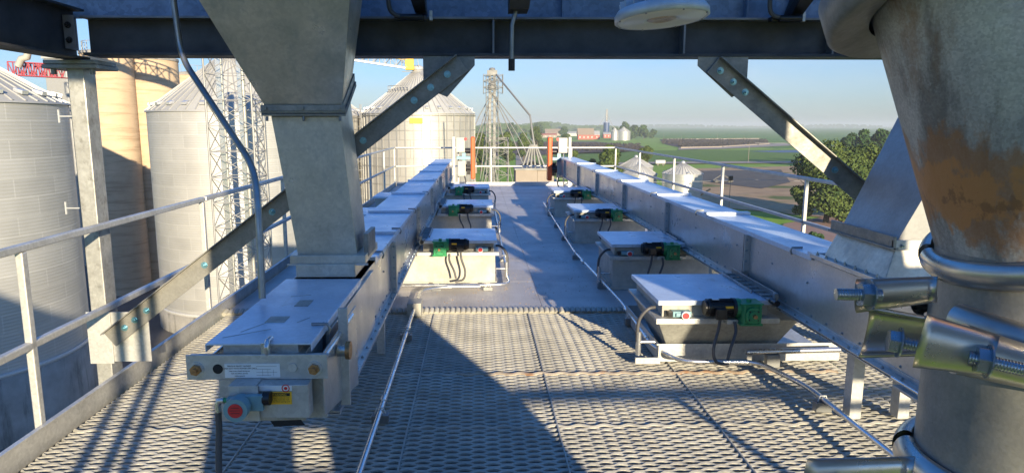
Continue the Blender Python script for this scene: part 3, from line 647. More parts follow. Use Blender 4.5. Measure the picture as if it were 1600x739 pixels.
RS = thing('inclined_spout', 'smooth galvanized spout leaning right over the right conveyor, half hidden by the big pipe', 'spout', (2.4, 3.9, .9))
loft([rect(2.225, 2.56, 3.55, 4.22, .905, .905), rect(2.30, 2.60, 3.60, 4.20, 1.08, 1.08)]).build('inlet_box', M['hopper'], RS, .004)
loft([rect(2.31, 2.62, 3.62, 4.19, 1.10, 1.10), rect(2.86, 3.46, 3.55, 4.25, 2.3, 2.3), rect(2.95, 3.6, 3.5, 4.3, 2.8, 2.8)]).build('upper_chute', M['spout_pale'], RS, .004)
mb = MB(); mb.box((2.27, 3.57, 1.078), (2.285, 4.24, 1.15)); mb.box((2.255, 3.57, 1.078), (2.30, 4.24, 1.09)); mb.build('side_angle', M['hot_dip'], RS, .002)
mb = MB(); mb.box((2.27, 3.575, 1.075), (2.66, 3.59, 1.13)); o = mb.build('flange', M['galv'], RS, .002)
bb = MB()
for x in (2.32, 2.45, 2.58): bb.hexbolt((x, 3.575, 1.10), (0, -1, 0), .009, .008)
bb.build('bolt_row', M['bolt'], o)
mb = MB(); mb.box((2.17, 3.50, .897), (2.225, 4.28, .925)); o = mb.build('base_flange', M['galv_side'], RS, .002)
bb = MB()
for y in np.arange(3.56, 4.25, .11): bb.hexbolt((2.19, y, .925), (0, 0, 1), .008, .009)
bb.build('bolt_row', M['bolt'], o)

# ================================================================ slide gates
def gate(s, x, y, label, taper=False, group=None):
    t = thing('slide_gate', label, 'slide gate', (x, y, 0), group)
    X = lambda a: x + s * a
    def bx(mb, a, b, y0, y1, z0, z1): return mb.box((X(a), y + y0, z0), (X(b), y + y1, z1))
    mb = MB(); bx(mb, -.42, .42, 0, .88, .492, .50); bx(mb, -.42, .42, 0, .006, .465, .492); bx(mb, -.42, -.414, .006, .88, .465, .492); mb.build('lid', M['galv_lid'], t, .003)
    mb = MB(); bx(mb, -.375, .40, .045, .86, .375, .490); bx(mb, -.385, -.37, .025, .05, .375, .49); mb.build('gate_body', M['base'] , t, .003)
    mb = MB(); bx(mb, -.44, .46, -.03, .88, .352, .374); bx(mb, -.44, .46, -.035, -.03, .335, .374); o = mb.build('gate_flange', M['galv'], t, .002)
    mb = MB()
    if taper: mb.hexa([(X(-.26) , y + .22, .02), (X(.50), y + .22, .02), (X(.50), y + .75, .02), (X(-.26), y + .75, .02), (X(-.42), y + .0, .35), (X(.62), y + .0, .35), (X(.62), y + .87, .35), (X(-.42), y + .87, .35)] if s > 0 else None)
    else: bx(mb, -.40, .66, .02, .86, 0.002, .35)
    o = mb.build('hopper_base', M['galv_old'] if taper else M['base'], t, .006)
    if not taper:
        mb = MB(); bx(mb, -.42, .66, .0, .88, .0, .035); mb.build('base_skirt', M['base'], t, .004)
    # motor
    zc = .468; yc = -.070
    mb = MB(); mb.tube([(X(-.09), y + yc, zc), (X(.095), y + yc, zc)], .058, 28); mb.tube([(X(.085), y + yc, zc), (X(.108), y + yc, zc)], .068, 28); mb.tube([(X(-.095), y + yc, zc), (X(-.08), y + yc, zc)], .063, 28)
    mb.tube([(X(-.112), y + yc, zc), (X(-.095), y + yc, zc)], .052, 28)
    mo = mb.build('motor', M['black'], t)
    mb = MB()
    for k in range(26):
        a = k / 26 * 2 * math.pi; c_, s_ = math.cos(a), math.sin(a)
        mb.bar((X(-.078), y + yc + .060 * c_, zc + .060 * s_), (X(.083), y + yc + .060 * c_, zc + .060 * s_), .003, .008, (0, c_, s_))
    mb.build('cooling_fins', M['black'], mo)
    mb = MB(); bx(mb, -.06, -.015, yc - .03, yc + .0, zc + .062, zc + .066); mb.build('motor_label', M['white'], mo)
    mb = MB(); bx(mb, .02, .075, yc - .070, yc - .065, zc + .010, zc + .026); mb.v = mb.v; mb.build('motor_plate', M['yellow'], mo)
    mb = MB(); bx(mb, -.055, .02, yc - .105, yc - .06, zc - .062, zc + .015); mb.build('junction_box', M['black'], mo, .004)
    # gearbox
    mb = MB(); bx(mb, .135, .275, yc - .080, yc + .065, zc - .10, zc + .04); mb.tube([(X(.108), y + yc, zc), (X(.14), y + yc, zc)], .066, 24); bx(mb, .125, .285, yc - .088, yc + .065, zc + .036, zc + .048); bx(mb, .125, .285, yc - .088, yc + .065, zc - .115, zc - .098); bx(mb, .14, .16, yc - .092, yc - .08, zc - .10, zc + .04); bx(mb, .25, .27, yc - .092, yc - .08, zc - .10, zc + .04); mb.tube([(X(.20), y + yc - .02, zc + .04), (X(.20), y + yc - .02, zc + .068)], .018, 12)
    gbx = mb.build('gearbox', M['green'], t, .008)
    mb = MB(); mb.tube([(X(.208), y + yc - .082, zc - .035), (X(.208), y + yc - .104, zc - .035)], .058, 24); mb.tube([(X(.208), y + yc - .104, zc - .035), (X(.208), y + yc - .118, zc - .035)], .036, 20); o = mb.build('gearbox_cover', M['green'], gbx)
    for k in range(4):
        a = k * math.pi / 2 + .78; b = MB(); b.tube([(X(.208) + .043 * math.cos(a), y + yc - .102, zc - .035 + .043 * math.sin(a)), (X(.208) + .043 * math.cos(a), y + yc - .110, zc - .035 + .043 * math.sin(a))], .006, 6); b.build('bolt', M['black'], gbx)
    mb = MB(); mb.tube([(X(.208), y + yc - .118, zc - .035), (X(.208), y + yc - .140, zc - .035)], .014, 14); mb.build('output_shaft', M['copper'], gbx)
    mb = MB(); bx(mb, .05, .13, yc - .03, yc + .06, zc - .12, zc - .085); mb.build('motor_foot', M['galv'], t, .002)
    # position switch with red button
    mb = MB(); bx(mb, -.32, -.185, -.03, .04, .385, .425); bx(mb, -.30, -.20, -.045, .03, .392, .418); sw = mb.build('limit_switch', M['teal'], t, .003)
    mb = MB(); mb.tube([(X(-.235), y - .045, .405), (X(-.235), y - .062, .405)], .030, 22); o = mb.build('switch_collar', M['white'], sw)
    mb = MB(); mb.tube([(X(-.235), y - .0625, .405), (X(-.235), y - .070, .405)], .023, 22); mb.build('red_disc', M['red'], sw)
    mb = MB(); bx(mb, -.355, -.32, -.03, .02, .388, .424); mb.build('switch_cap', M['black'], sw, .003)
    # rack guide beside the conveyor
    mb = MB(); bx(mb, .37, .43, -.02, .84, .502, .515); bx(mb, .425, .432, -.02, .84, .502, .56); bx(mb, .40, .43, -.05, -.02, .46, .56); bx(mb, .335, .345, .2, .80, .502, .525); rg = mb.build('rack_guide', M['conduit_dark'], t, .002)
    for k in range(7): bb = MB(); bb.tube([(X(.35), y + .06 + k * .12, .518), (X(.46), y + .06 + k * .12, .518)], .009, 6); bb.build('guide_bolt', M['conduit_dark'], rg)
    bb = MB(); bb.tube([(X(.40), y - .10, .50), (X(.40), y + .0, .50)], .022, 12); bb.build('guide_roller', M['black'], rg)
    # cables from the motor
    mb = MB(); mb.tube(smooth([(X(-.02), y + yc - .08, zc - .06), (X(-.03), y - .15, .32), (X(-.07), y - .19, .20), (X(-.05), y - .20, .11), (X(.04), y - .20, .085)]), .0115, 9); mb.build('motor_cable', M['cable'], t)
    mb = MB(); mb.tube(smooth([(X(.10), y + yc - .04, zc - .095), (X(.10), y - .14, .30), (X(.05), y - .19, .20), (X(.03), y - .20, .12)]), .0115, 9); mb.build('motor_cable', M['cable'], t)
    # side loop cable from conduit
    mb = MB(); mb.tube(smooth([(X(-.41), y + .12, .42), (X(-.47), y + .10, .41), (X(-.53), y + .10, .33), (X(-.54), y + .10, .20), (X(-.53), y + .10, .10)]), .0135, 9); mb.build('switch_cable', M['cable'], t)
    mb = MB(); mb.tube([(X(-.53), y + .10, .24), (X(-.53), y + .10, .06)], .02, 12); mb.tube([(X(-.53), y + .10, .16), (X(-.41), y + .10, .16)], .013, 10); mb.build('conduit_stub', M['conduit'], t)
    return t
gg = 'motorised slide gates between the two conveyors'
gate(1, 1.72, 4.69, 'nearest slide gate of the right row, tapering into an open galvanized tray', True, gg)
g2 = gate(1, 1.84, 7.03, 'second slide gate from the front in the right row, box base', False, gg)
dup(g2, (1.85, 9.92, 0), 'third slide gate from the front in the right row, box base', gg)
dup(g2, (1.88, 12.9, 0), 'farthest slide gate of the right row, beside the orange guard', gg)
g1 = gate(-1, -.215, 7.30, 'nearest slide gate of the left row, its cream base in full sun', False, gg)
dup(g1, (-.19, 10.55, 0), 'middle slide gate of the left row, dark motor over a stained base', gg)
dup(g1, (-.19, 13.7, 0), 'farthest slide gate of the left row, beside the orange guard', gg)
tr = MB()
tr.box((1.345, 4.80, 0), (2.72, 4.808, .135)); tr.box((1.345, 4.808, 0), (1.353, 5.92, .135)); tr.box((1.353, 5.912, 0), (2.72, 5.92, .135)); tr.box((1.16, 4.74, .005), (1.345, 4.765, .05)); tr.box((1.33, 4.798, .128), (2.72, 4.800, .139)); tr.box((1.353, 4.808, .002), (2.72, 5.912, .006))
o = tr.build('floor_tray', M['galv'], None, .002); rebase(o, (2.0, 4.8, 0)); tag(o, 'open galvanized curb around the nearest right slide gate', 'tray')

# ================================================================ floor conduits
def conduit(name, pts, label, r=.0165, mt='conduit', brackets=(), couplings=()):
    p = [Vector(q) for q in pts]; base = p[0].copy(); t = thing(name, label, 'conduit', base)
    # rounded corners
    out = [p[0]]
    for i in range(1, len(p) - 1):
        a, b, c = p[i - 1], p[i], p[i + 1]; d1 = (a - b); d2 = (c - b); q = min(.12, d1.length * .45, d2.length * .45)
        s0 = b + d1.normalized() * q; s1 = b + d2.normalized() * q
        for k in range(7):
            u = k / 6; out.append(s0 * (1 - u) ** 2 + b * 2 * u * (1 - u) + s1 * u * u)
    out.append(p[-1])
    mb = MB(); mb.tube(out, r, 12); mb.build('tube', M[mt], t)
    for b in brackets:
        b = Vector(b); mb = MB(); mb.box((b.x - .05, b.y - .025, 0.001), (b.x + .05, b.y + .025, b.z - r - .001)); mb.build('support_block', M['conduit_dark'], t, .003)
        mb = MB(); mb.tube([(b.x - .03, b.y, b.z - r), (b.x - .018, b.y, b.z + r + .004), (b.x + .018, b.y, b.z + r + .004), (b.x + .03, b.y, b.z - r)], .005, 6); mb.build('strap', M['galv'], t)
    for b in couplings:
        b = Vector(b[0]), Vector(b[1]); mb = MB(); mb.tube([b[0], b[1]], r * 1.35, 14); mb.build('coupling', M['conduit'], t)
    return t
conduit('floor_conduit', [(-.60, 6.08, .07), (-.59, 4.6, .07), (-.585, 2.2, .07)], 'straight steel conduit running towards the viewer beside the left conveyor', brackets=[(-.60, 5.35, .07), (-.59, 3.80, .07), (-.585, 2.5, .07)], couplings=[((-.596, 5.50, .07), (-.596, 5.42, .07)), ((-.592, 4.0, .07), (-.592, 3.93, .07))])
mb = MB(); mb.box((-.665, 6.05, .0), (-.535, 6.24, .125)); o = mb.build('junction_box', M['cream'], None, .006); rebase(o, (-.6, 6.1, 0)); tag(o, 'small cream metal junction box at the edge of the grating', 'junction box')
conduit('floor_conduit', [(-.60, 6.25, .07), (-.60, 6.78, .07), (-.35, 6.92, .07), (.02, 6.93, .07)], 'short bent conduit between the cream junction box and the left row of gates')
conduit('floor_conduit', [(-.95, 7.03, .06), (.10, 7.03, .06), (.33, 7.08, .06), (.33, 9.5, .06), (.33, 13.9, .06)], 'steel conduit wrapping around the left row of slide gates', brackets=[(-.45, 7.03, .06), (.10, 7.03, .06), (.33, 8.6, .06), (.33, 11.4, .06)], couplings=[((-.17, 7.03, .06), (-.02, 7.03, .06))])
conduit('floor_conduit', [(1.43, 14.6, .08), (1.285, 8.8, .08), (1.37, 6.2, .08), (1.33, 4.95, .08), (1.45, 4.58, .08), (2.0, 4.56, .08), (2.13, 4.1, .08), (2.13, 2.4, .08)], 'long steel conduit following the right row of gates and turning along the grating', brackets=[(1.40, 13.0, .08), (1.36, 11.5, .08), (1.33, 10.2, .08), (1.29, 8.7, .08), (1.34, 7.1, .08), (1.35, 5.75, .08), (2.13, 3.9, .08)], couplings=[((1.355, 5.98, .08), (1.36, 5.9, .08)), ((1.70, 4.571, .08), (1.92, 4.563, .08)), ((1.34, 5.2, .08), (1.337, 5.1, .08)), ((1.29, 8.2, .08), (1.295, 8.1, .08))])
conduit('floor_conduit', [(1.95, 4.66, .12), (2.66, 4.70, .12)], 'short straight conduit in front of the galvanized tray', r=.02, brackets=[(2.15, 4.67, .12)])
mb = MB(); mb.box((-.10, 0, 0), (.10, .05, .05)); 

# ================================================================ railings
def railing(label, runs, posts, r=.021, h=1.10, mid=.56, mt='rail', base=(0, 0, 0), flat=False):
    t = thing('railing', label, 'railing', base)
    for a, b in runs:
        for nm, z in (('top_rail', h), ('mid_rail', mid)):
            mb = MB(); mb.bar((a[0], a[1], z), (b[0], b[1], z), r * 2, r * 2) ; mb.build(nm, M[mt], t, .008)
    for p in posts:
        mb = MB(); mb.box((p[0] - r, p[1] - r, -.12), (p[0] + r, p[1] + r, h - r - .001)); mb.build('post', M[mt], t, .006)
    return t
railing('galvanized railing along the left edge of the deck, its near end in the foreground', [((-2.46, .8), (-2.46, 6.02)), ((-2.46, 6.06), (-2.46, 19.9))], [(-2.46, y) for y in (1.3, 3.60, 6.00, 8.5, 10.8, 13.1, 15.4, 17.7, 19.9)], mt='galv', base=(-2.46, 1, 0))
railing('long pale railing along the right edge of the deck, above the small bins', [((4.06, .8), (4.06, 19.9))], [(4.06, y) for y in (1.5, 3.3, 5.5, 8.22, 11.1, 13.9, 16.9)], mt='railw', base=(4.06, 1, 0))
railing('white railing across the far end of the deck', [((-2.42, 19.9), (-.52, 19.9)), ((-.2, 19.9), (4.06, 19.9))], [(-1.6, 19.9), (.38, 19.9), (2.35, 19.9), (2.75, 19.9), (4.06, 19.9)], mt='railw', base=(.8, 19.9, 0))

# ================================================================ conveyor drives at the far end
def drive(sx, label, orange_x, yy, group):
    t = thing('conveyor_drive', label, 'drive unit', (orange_x, yy, 0), group)
    d = sx   # direction from guard towards its conveyor
    O = lambda a: orange_x + d * a
    mb = MB(); mb.hexa([(O(-.06), yy, .28), (O(.06), yy, .28), (O(.06), yy + .34, .28), (O(-.06), yy + .34, .28), (O(-.06), yy, 1.44), (O(.06), yy, 1.44), (O(.06), yy + .34, 1.44), (O(-.06), yy + .34, 1.44)] if d > 0 else [(O(.06), yy, .28), (O(-.06), yy, .28), (O(-.06), yy + .34, .28), (O(.06), yy + .34, .28), (O(.06), yy, 1.44), (O(-.06), yy, 1.44), (O(-.06), yy + .34, 1.44), (O(.06), yy + .34, 1.44)])
    mb.build('belt_guard', M['orange'], t, .03)
    mb = MB(); mb.box((O(.22), yy, 1.02), (O(.46), yy + .2, 1.42)); mb.build('control_box', M['cream'], t, .01)
    mb = MB(); mb.tube([(O(.20), yy + .02, 1.38), (O(.20), yy - .02, 1.38)], .04, 14); mb.build('red_beacon', M['red'], t)
    mb = MB(); mb.box((O(.20), yy + .05, .36), (O(.42), yy + .3, .78)); mb.build('gear_case', M['cream'], t, .01)
    mb = MB(); mb.box((O(.07), yy + .05, .82), (O(.45), yy + .35, .90)); mb.box((O(.2), yy + .1, .78), (O(.3), yy + .25, 1.0)); mb.build('motor_shelf', M['teal'], t, .004)
    mb = MB(); mb.tube([(O(.07), yy + .18, .58), (O(.2), yy + .18, .58)], .1, 18); mb.tube([(O(.07), yy + .18, 1.05), (O(.22), yy + .18, 1.05)], .07, 18); mb.box((O(.08), yy + .1, .40), (O(.17), yy + .26, .76)); mb.build('motor', M['black'], t)
    mb = MB(); mb.box((O(.49), yy, 0), (O(.56), yy + .07, 1.44)); mb.build('post', M['railw'], t, .005)
    mb = MB(); mb.box((O(.39), yy + .3, 0), (O(.43), yy + .34, 1.42)); mb.build('post', M['railw'], t, .005)
    mb = MB(); mb.tube(smooth([(O(.25), yy + .1, .4), (O(.2), yy - .1, .2), (O(.3), yy - .1, .05)]), .018, 8); mb.build('drive_cable', M['cable'], t)
    return t
drive(-1, 'left conveyor drive: upright orange belt guard with cream boxes against the big bin', -.145, 18.6, 'conveyor drives')
drive(1, 'right conveyor drive: upright orange belt guard with its lower third in shade', 1.92, 18.0, 'conveyor drives')
# low covers on the left edge of the plate deck
for i, (yy, lb) in enumerate(((8.6, 'nearer low grey hatch box between left conveyor and railing'), (11.2, 'middle low grey hatch box between left conveyor and railing'), (14.0, 'farther low grey hatch box between left conveyor and railing'))):
    t = thing('deck_hatch', lb, 'hatch', (-1.8, yy, 0), 'low hatch boxes on the left of the deck')
    mb = MB(); mb.box((-2.15, yy, 0), (-1.35, yy + .9, .24)); mb.build('curb', M['base'], t, .004)
    mb = MB(); mb.box((-2.2, yy - .04, .242), (-1.3, yy + .94, .285)); mb.build('lid', M['galv_lid'], t, .006)

# ================================================================ overhead fittings
t = conduit('hanging_conduit', [U(262, -70, y=4.0), U(283, 90, y=4.0), U(397, 262, y=3.55), U(404, 330, y=3.45), U(410, 466, y=3.375)], 'dark bent conduit dropping from the beams to the left conveyor lid', r=.0175, mt='conduit_dark')
t = thing('drop_conduit', 'short conduit stub with a black end hanging below the cross beam', 'conduit', (.21, 4.3, 2.1))
mb = MB(); mb.tube([(.245, 4.30, 2.9), (.24, 4.30, 2.46), (.212, 4.30, 2.36), (.21, 4.30, 2.13)], .014, 10); mb.build('tube', M['conduit_dark'], t)
mb = MB(); mb.tube([(.21, 4.30, 2.155), (.21, 4.30, 2.085)], .021, 12); mb.build('end_cap', M['black'], t)
def hanger(x, label):
    t = thing('beam_clamp', label, 'clamp', (x, 4.4, 2.45), 'conduit clamps on top of the cross beam')
    mb = MB(); mb.hexa([(x + .03, 4.36, 2.44), (x + .10, 4.36, 2.44), (x + .10, 4.5, 2.44), (x + .03, 4.5, 2.44), (x - .02, 4.0, 2.62), (x + .10, 4.0, 2.62), (x + .10, 4.1, 2.75), (x - .02, 4.1, 2.75)]); mb.build('channel', M['black'], t, .003)
    mb = MB(); mb.box((x - .10, 4.36, 2.395), (x + .10, 4.42, 2.425)); mb.tube([(x - .06, 4.34, 2.41), (x + .08, 4.34, 2.41)], .02, 12); mb.build('conduit_body', M['black'], t, .006)
    mb = MB(); mb.tube(smooth([(x - .13, 4.3, 2.75), (x - .13, 4.33, 2.50), (x - .10, 4.34, 2.43), (x - .03, 4.34, 2.415)]), .014, 10); mb.build('cable', M['cable'], t)
    mb = MB(); mb.box((x + .115, 4.40, 2.40), (x + .135, 4.43, 2.46)); mb.build('wing_clip', M['galv'], t, .002)
hanger(-.42, 'black conduit body clamped on the cross beam, left of the hanging stub')
hanger(1.95, 'black conduit body clamped on the cross beam near the big pipe')
mb = MB(); mb.hexa([(.19, 4.2, 2.44), (.31, 4.2, 2.44), (.31, 4.4, 2.44), (.19, 4.4, 2.44), (.17, 3.9, 2.7), (.33, 3.9, 2.7), (.33, 4.0, 2.8), (.17, 4.0, 2.8)]); o = mb.build('strut_channel', M['beam'], None, .003); rebase(o, (.25, 4.2, 2.44)); tag(o, 'dark strut channel above the beam behind the hanging stub', 'strut')
# round high-bay lamp
lc = Vector((.792, 3.0, 2.222)); tl = thing('high_bay_lamp', 'round pale high-bay lamp hanging under the upper steelwork, unlit', 'lamp', lc)
tilt = Matrix.Rotation(R(-4), 4, 'Y') @ Matrix.Rotation(R(-4), 4, 'X')
def tl_build(mb, nm, mt, par, bev=0):
    mb.v = [tuple(lc + (tilt @ Vector(v))) for v in mb.v]; return mb.build(nm, mt, par, bev)
mb = MB(); mb.lathe((0, 0, 0), [(.0, .035), (.15, .035), (.185, .025), (.200, .004), (.200, -.022), (.194, -.026), (.186, -.022)], 56); hs = tl_build(mb, 'housing', M['lampbody'], tl)
mb = MB(); mb.lathe((0, 0, 0), [(.187, -.021), (.180, -.026), (.172, -.022)] + [(r_, -.022 - (.003 if i % 2 else 0)) for i, r_ in enumerate(np.linspace(.165, .075, 14))] + [(.07, -.020), (.0, -.020)], 56); tl_build(mb, 'lens', M['lens'], tl)
mb = MB(); mb.lathe((0, 0, 0), [(.062, -.0225), (.045, -.028), (.03, -.0225), (.0, -.0225)], 32); tl_build(mb, 'reflector_core', M['lampcore'], tl)
mb = MB()
for k in range(20):
    a = k / 20 * 2 * math.pi; c_, s_ = math.cos(a), math.sin(a); mb.bar((.06 * c_, .06 * s_, .055), (.175 * c_, .175 * s_, .045), .004, .035)
tl_build(mb, 'cooling_fins', M['lampbody'], tl)
for k in range(8):
    a = k / 8 * 2 * math.pi + .2; mb = MB(); mb.tube([(.193 * math.cos(a), .193 * math.sin(a), -.02), (.193 * math.cos(a), .193 * math.sin(a), -.029)], .004, 8); tl_build(mb, 'screw', M['hot_dip'], tl)
mb = MB(); mb.lathe((0, 0, 0), [(0, .11), (.075, .11), (.08, .10), (.08, .04)], 28); mb.box((-.02, -.02, .1), (.02, .02, .5)); tl_build(mb, 'driver_box', M['lampbody'], tl)
mb = MB(); pts = [(.35, 3.3, 2.60), (.50, 3.25, 2.42), (.58, 3.15, 2.34), (.67, 3.05, 2.325), (.72, 3.0, 2.345), (.76, 3.0, 2.42)]
P_ = [Vector(p) for p in pts]; sm = []
for i in range(len(P_) - 1):
    a = P_[max(i - 1, 0)]; b = P_[i]; c = P_[i + 1]; d = P_[min(i + 2, len(P_) - 1)]
    for k in range(6):
        u = k / 6; sm.append(.5 * ((2 * b) + (c - a) * u + (2 * a - 5 * b + 4 * c - d) * u * u + (3 * b - a - 3 * c + d) * u ** 3))
sm.append(P_[-1]); mb.tube(sm, .0065, 8); o = mb.build('lamp_cord', M['cord']); rebase(o, pts[0]); tag(o, 'loose white cord looping into the round lamp', 'cord')

# ================================================================ big spout pipe, right foreground
PC = Vector((.645, .705, 0)); PR = .125; ZJ = 1.64
t1 = thing('lower_pipe', 'dull grey upright pipe filling the lower right corner', 'pipe', (PC.x, PC.y, .0))
mb = MB(); mb.tube([(PC.x, PC.y, 0.0), (PC.x, PC.y, ZJ - .015)], PR, 72); mb.build('shell', M['pipe_low'], t1)
ax = Vector((-math.sin(R(17)), .12, math.cos(R(17)))).normalized(); jc = Vector((PC.x + .004, PC.y, ZJ))
t2 = thing('upper_pipe', 'rust streaked inclined pipe leaning left in the upper right foreground', 'pipe', (jc.x, jc.y, ZJ - .15))
mb = MB(); mb.tube([jc - ax * .01, jc + ax * .3, jc + ax * 1.2], [PR * 1.05, PR * 1.06, PR * 1.06], 72); mb.build('shell', M['pipe_up'], t2)
def band_ring(c, axis, prof, n=80, a0=0, a1=2 * math.pi, xdir=None):
    mb = MB(); mb.lathe((0, 0, 0), prof, n, True, a0, a1)
    z = axis.normalized(); x = (Vector((1, 0, 0)) - z * z.x).normalized() if xdir is None else xdir; y = z.cross(x)
    m = Matrix((x, y, z)).transposed(); mb.v = [tuple(c + m @ Vector(v)) for v in mb.v]; return mb
# collar high up on the upper pipe
cc = jc + ax * .285
mb = band_ring(cc, Vector((-.20, .34, 1)), [(.137, -.006), (.176, -.012), (.182, -.006), (.182, .03), (.178, .032), (.165, .02), (.137, .015)]); mb.build('collar_band', M['pipe_low'], t2)
# clamps
def clamp(c, axis, label, ang, base_r, tube_r=.020, gap=.18):
    t = thing('pipe_clamp', label, 'clamp', c, 'split clamps around the big pipe')
    prof = [(base_r + .002, -tube_r * .9)] + [(base_r + .006 + tube_r * .8 * math.cos(a), tube_r * math.sin(a)) for a in np.linspace(-math.pi / 2, math.pi / 2, 12)] + [(base_r + .002, tube_r * .9)]
    mb = band_ring(c, axis, prof, 90, ang + gap, ang + 2 * math.pi - gap); mb.build('band', M['zinc'], t)
    z = axis.normalized(); x = (Vector((1, 0, 0)) - z * z.x).normalized(); y = z.cross(x)
    er = x * math.cos(ang) + y * math.sin(ang); et = z.cross(er)
    return t, er, et, z
def ear(t, p, out, tan, z, L=.085, w=.030, side=1):
    """channel-shaped lug: a half tube flaring out from the band"""
    mb = MB(); n = 14; vs = []; fs = []; st = 8
    for i in range(st + 1):
        u = i / st; q = p + out * (L * u)
        ww = w * (.75 + .25 * u)
        for k in range(n + 1):
            a = -math.pi * .5 + math.pi * k / n
            vs.append(q + z * (ww * math.sin(a)) + tan * side * (ww * .75 * math.cos(a)))
        for k in range(n + 1):
            a = math.pi * .5 - math.pi * k / n
            vs.append(q + z * ((ww - .004) * math.sin(a)) + tan * side * ((ww - .004) * .75 * math.cos(a) - .003))
    m = 2 * (n + 1)
    for i in range(st):
        for k in range(m):
            k2 = (k + 1) % m; fs.append((i * m + k, i * m + k2, (i + 1) * m + k2, (i + 1) * m + k))
    fs.append(tuple(range(m))); fs.append(tuple(st * m + k for k in range(m - 1, -1, -1)))
    mb.add(vs, fs, True); return mb.build('lug', M['zinc'], t)
def threaded(t, a, b, r=.0065):
    a = Vector(a); b = Vector(b); L = (b - a).length; n = int(L / .0008); pts = []; rr = []
    for i in range(n + 1):
        pts.append(a + (b - a) * (i / n)); rr.append(r * (1 if (i % 3) else .86))
    mb = MB(); mb.tube(pts, rr, 14); return mb.build('threaded_bolt', M['bolt'], t)
def hexnut(t, p, d, r=.0125, h=.010):
    p = Vector(p); d = Vector(d).normalized(); mb = MB(); mb.tube([p, p + d * h], r, 6); mb.tube([p - d * .0015, p], r * 1.25, 24); o = mb.build('hex_nut', M['bolt'], t, .0008)
    for poly in o.data.polygons: poly.use_smooth = False
    return o
toC = Vector((-.64, -.77, 0)); 
# upper clamp on the joint
axu = Vector((-math.sin(R(20)), .05, math.cos(R(20))))
tu = clamp(jc + ax * .0, axu, 'upper bronze-tinted clamp around the big pipe joint, tilted up to the right', R(150), PR * 1.06, .015, .06)[0]
ear(tu, Vector((.466, .655, 1.586)), Vector((-1, .06, -.10)).normalized(), toC, Vector((-.1, 0, 1)).normalized(), .080, .018, 1)
threaded(tu, (.40, .640, 1.584), (.358, .648, 1.583), .0062)
hexnut(tu, (.388, .642, 1.584), (-1, .1, 0), .0125, .009)
# middle clamp
axm = Vector((.17, .0, 1)).normalized(); cm = Vector((PC.x, PC.y, 1.522))
tm = clamp(cm, axm, 'bright middle clamp on the big pipe with its long threaded bolt showing', R(168), PR, .017, .32)[0]
ear(tm, Vector((.480, .590, 1.538)), Vector((-1, .10, .20)).normalized(), toC, Vector((.17, 0, 1)).normalized(), .068, .026, 1)
mb = MB(); 
pa = [Vector((.462, .612, 1.538)), Vector((.50, .602, 1.529)), Vector((.54, .590, 1.520)), Vector((.60, .570, 1.508))]
for q, rr_ in zip(pa, (.024, .021, .018, .016)): pass
mb.tube(pa, [.025, .022, .019, .016], 20); mb.build('neck', M['zinc'], tm)
ear(tm, Vector((.460, .655, 1.536)), Vector((-1, 0, .08)).normalized(), -toC, Vector((.1, 0, 1)).normalized(), .066, .028, 1)
threaded(tm, (.410, .628, 1.540), (.455, .600, 1.537), .0062); threaded(tm, (.448, .580, 1.541), (.492, .556, 1.535), .0062)
hexnut(tm, (.412, .626, 1.540), (-1, .4, .1), .012, .009); hexnut(tm, (.460, .572, 1.5395), (-1, .45, .1), .0125, .009)
# bottom clamp
tb_ = clamp(Vector((PC.x, PC.y, 1.355)), Vector((0, 0, 1)), 'dark clamp at the bottom edge, lowest on the big pipe', R(150), PR, .020, .06)[0]
ear(tb_, Vector((.455, .645, 1.395)), Vector((-1, -.1, 0)).normalized(), toC, Vector((0, 0, 1)), .120, .020, 1)
hexnut(tb_, (.375, .612, 1.390), (-.64, -.77, 0), .013, .010); threaded(tb_, (.375, .612, 1.390), (.366, .600, 1.390), .006)


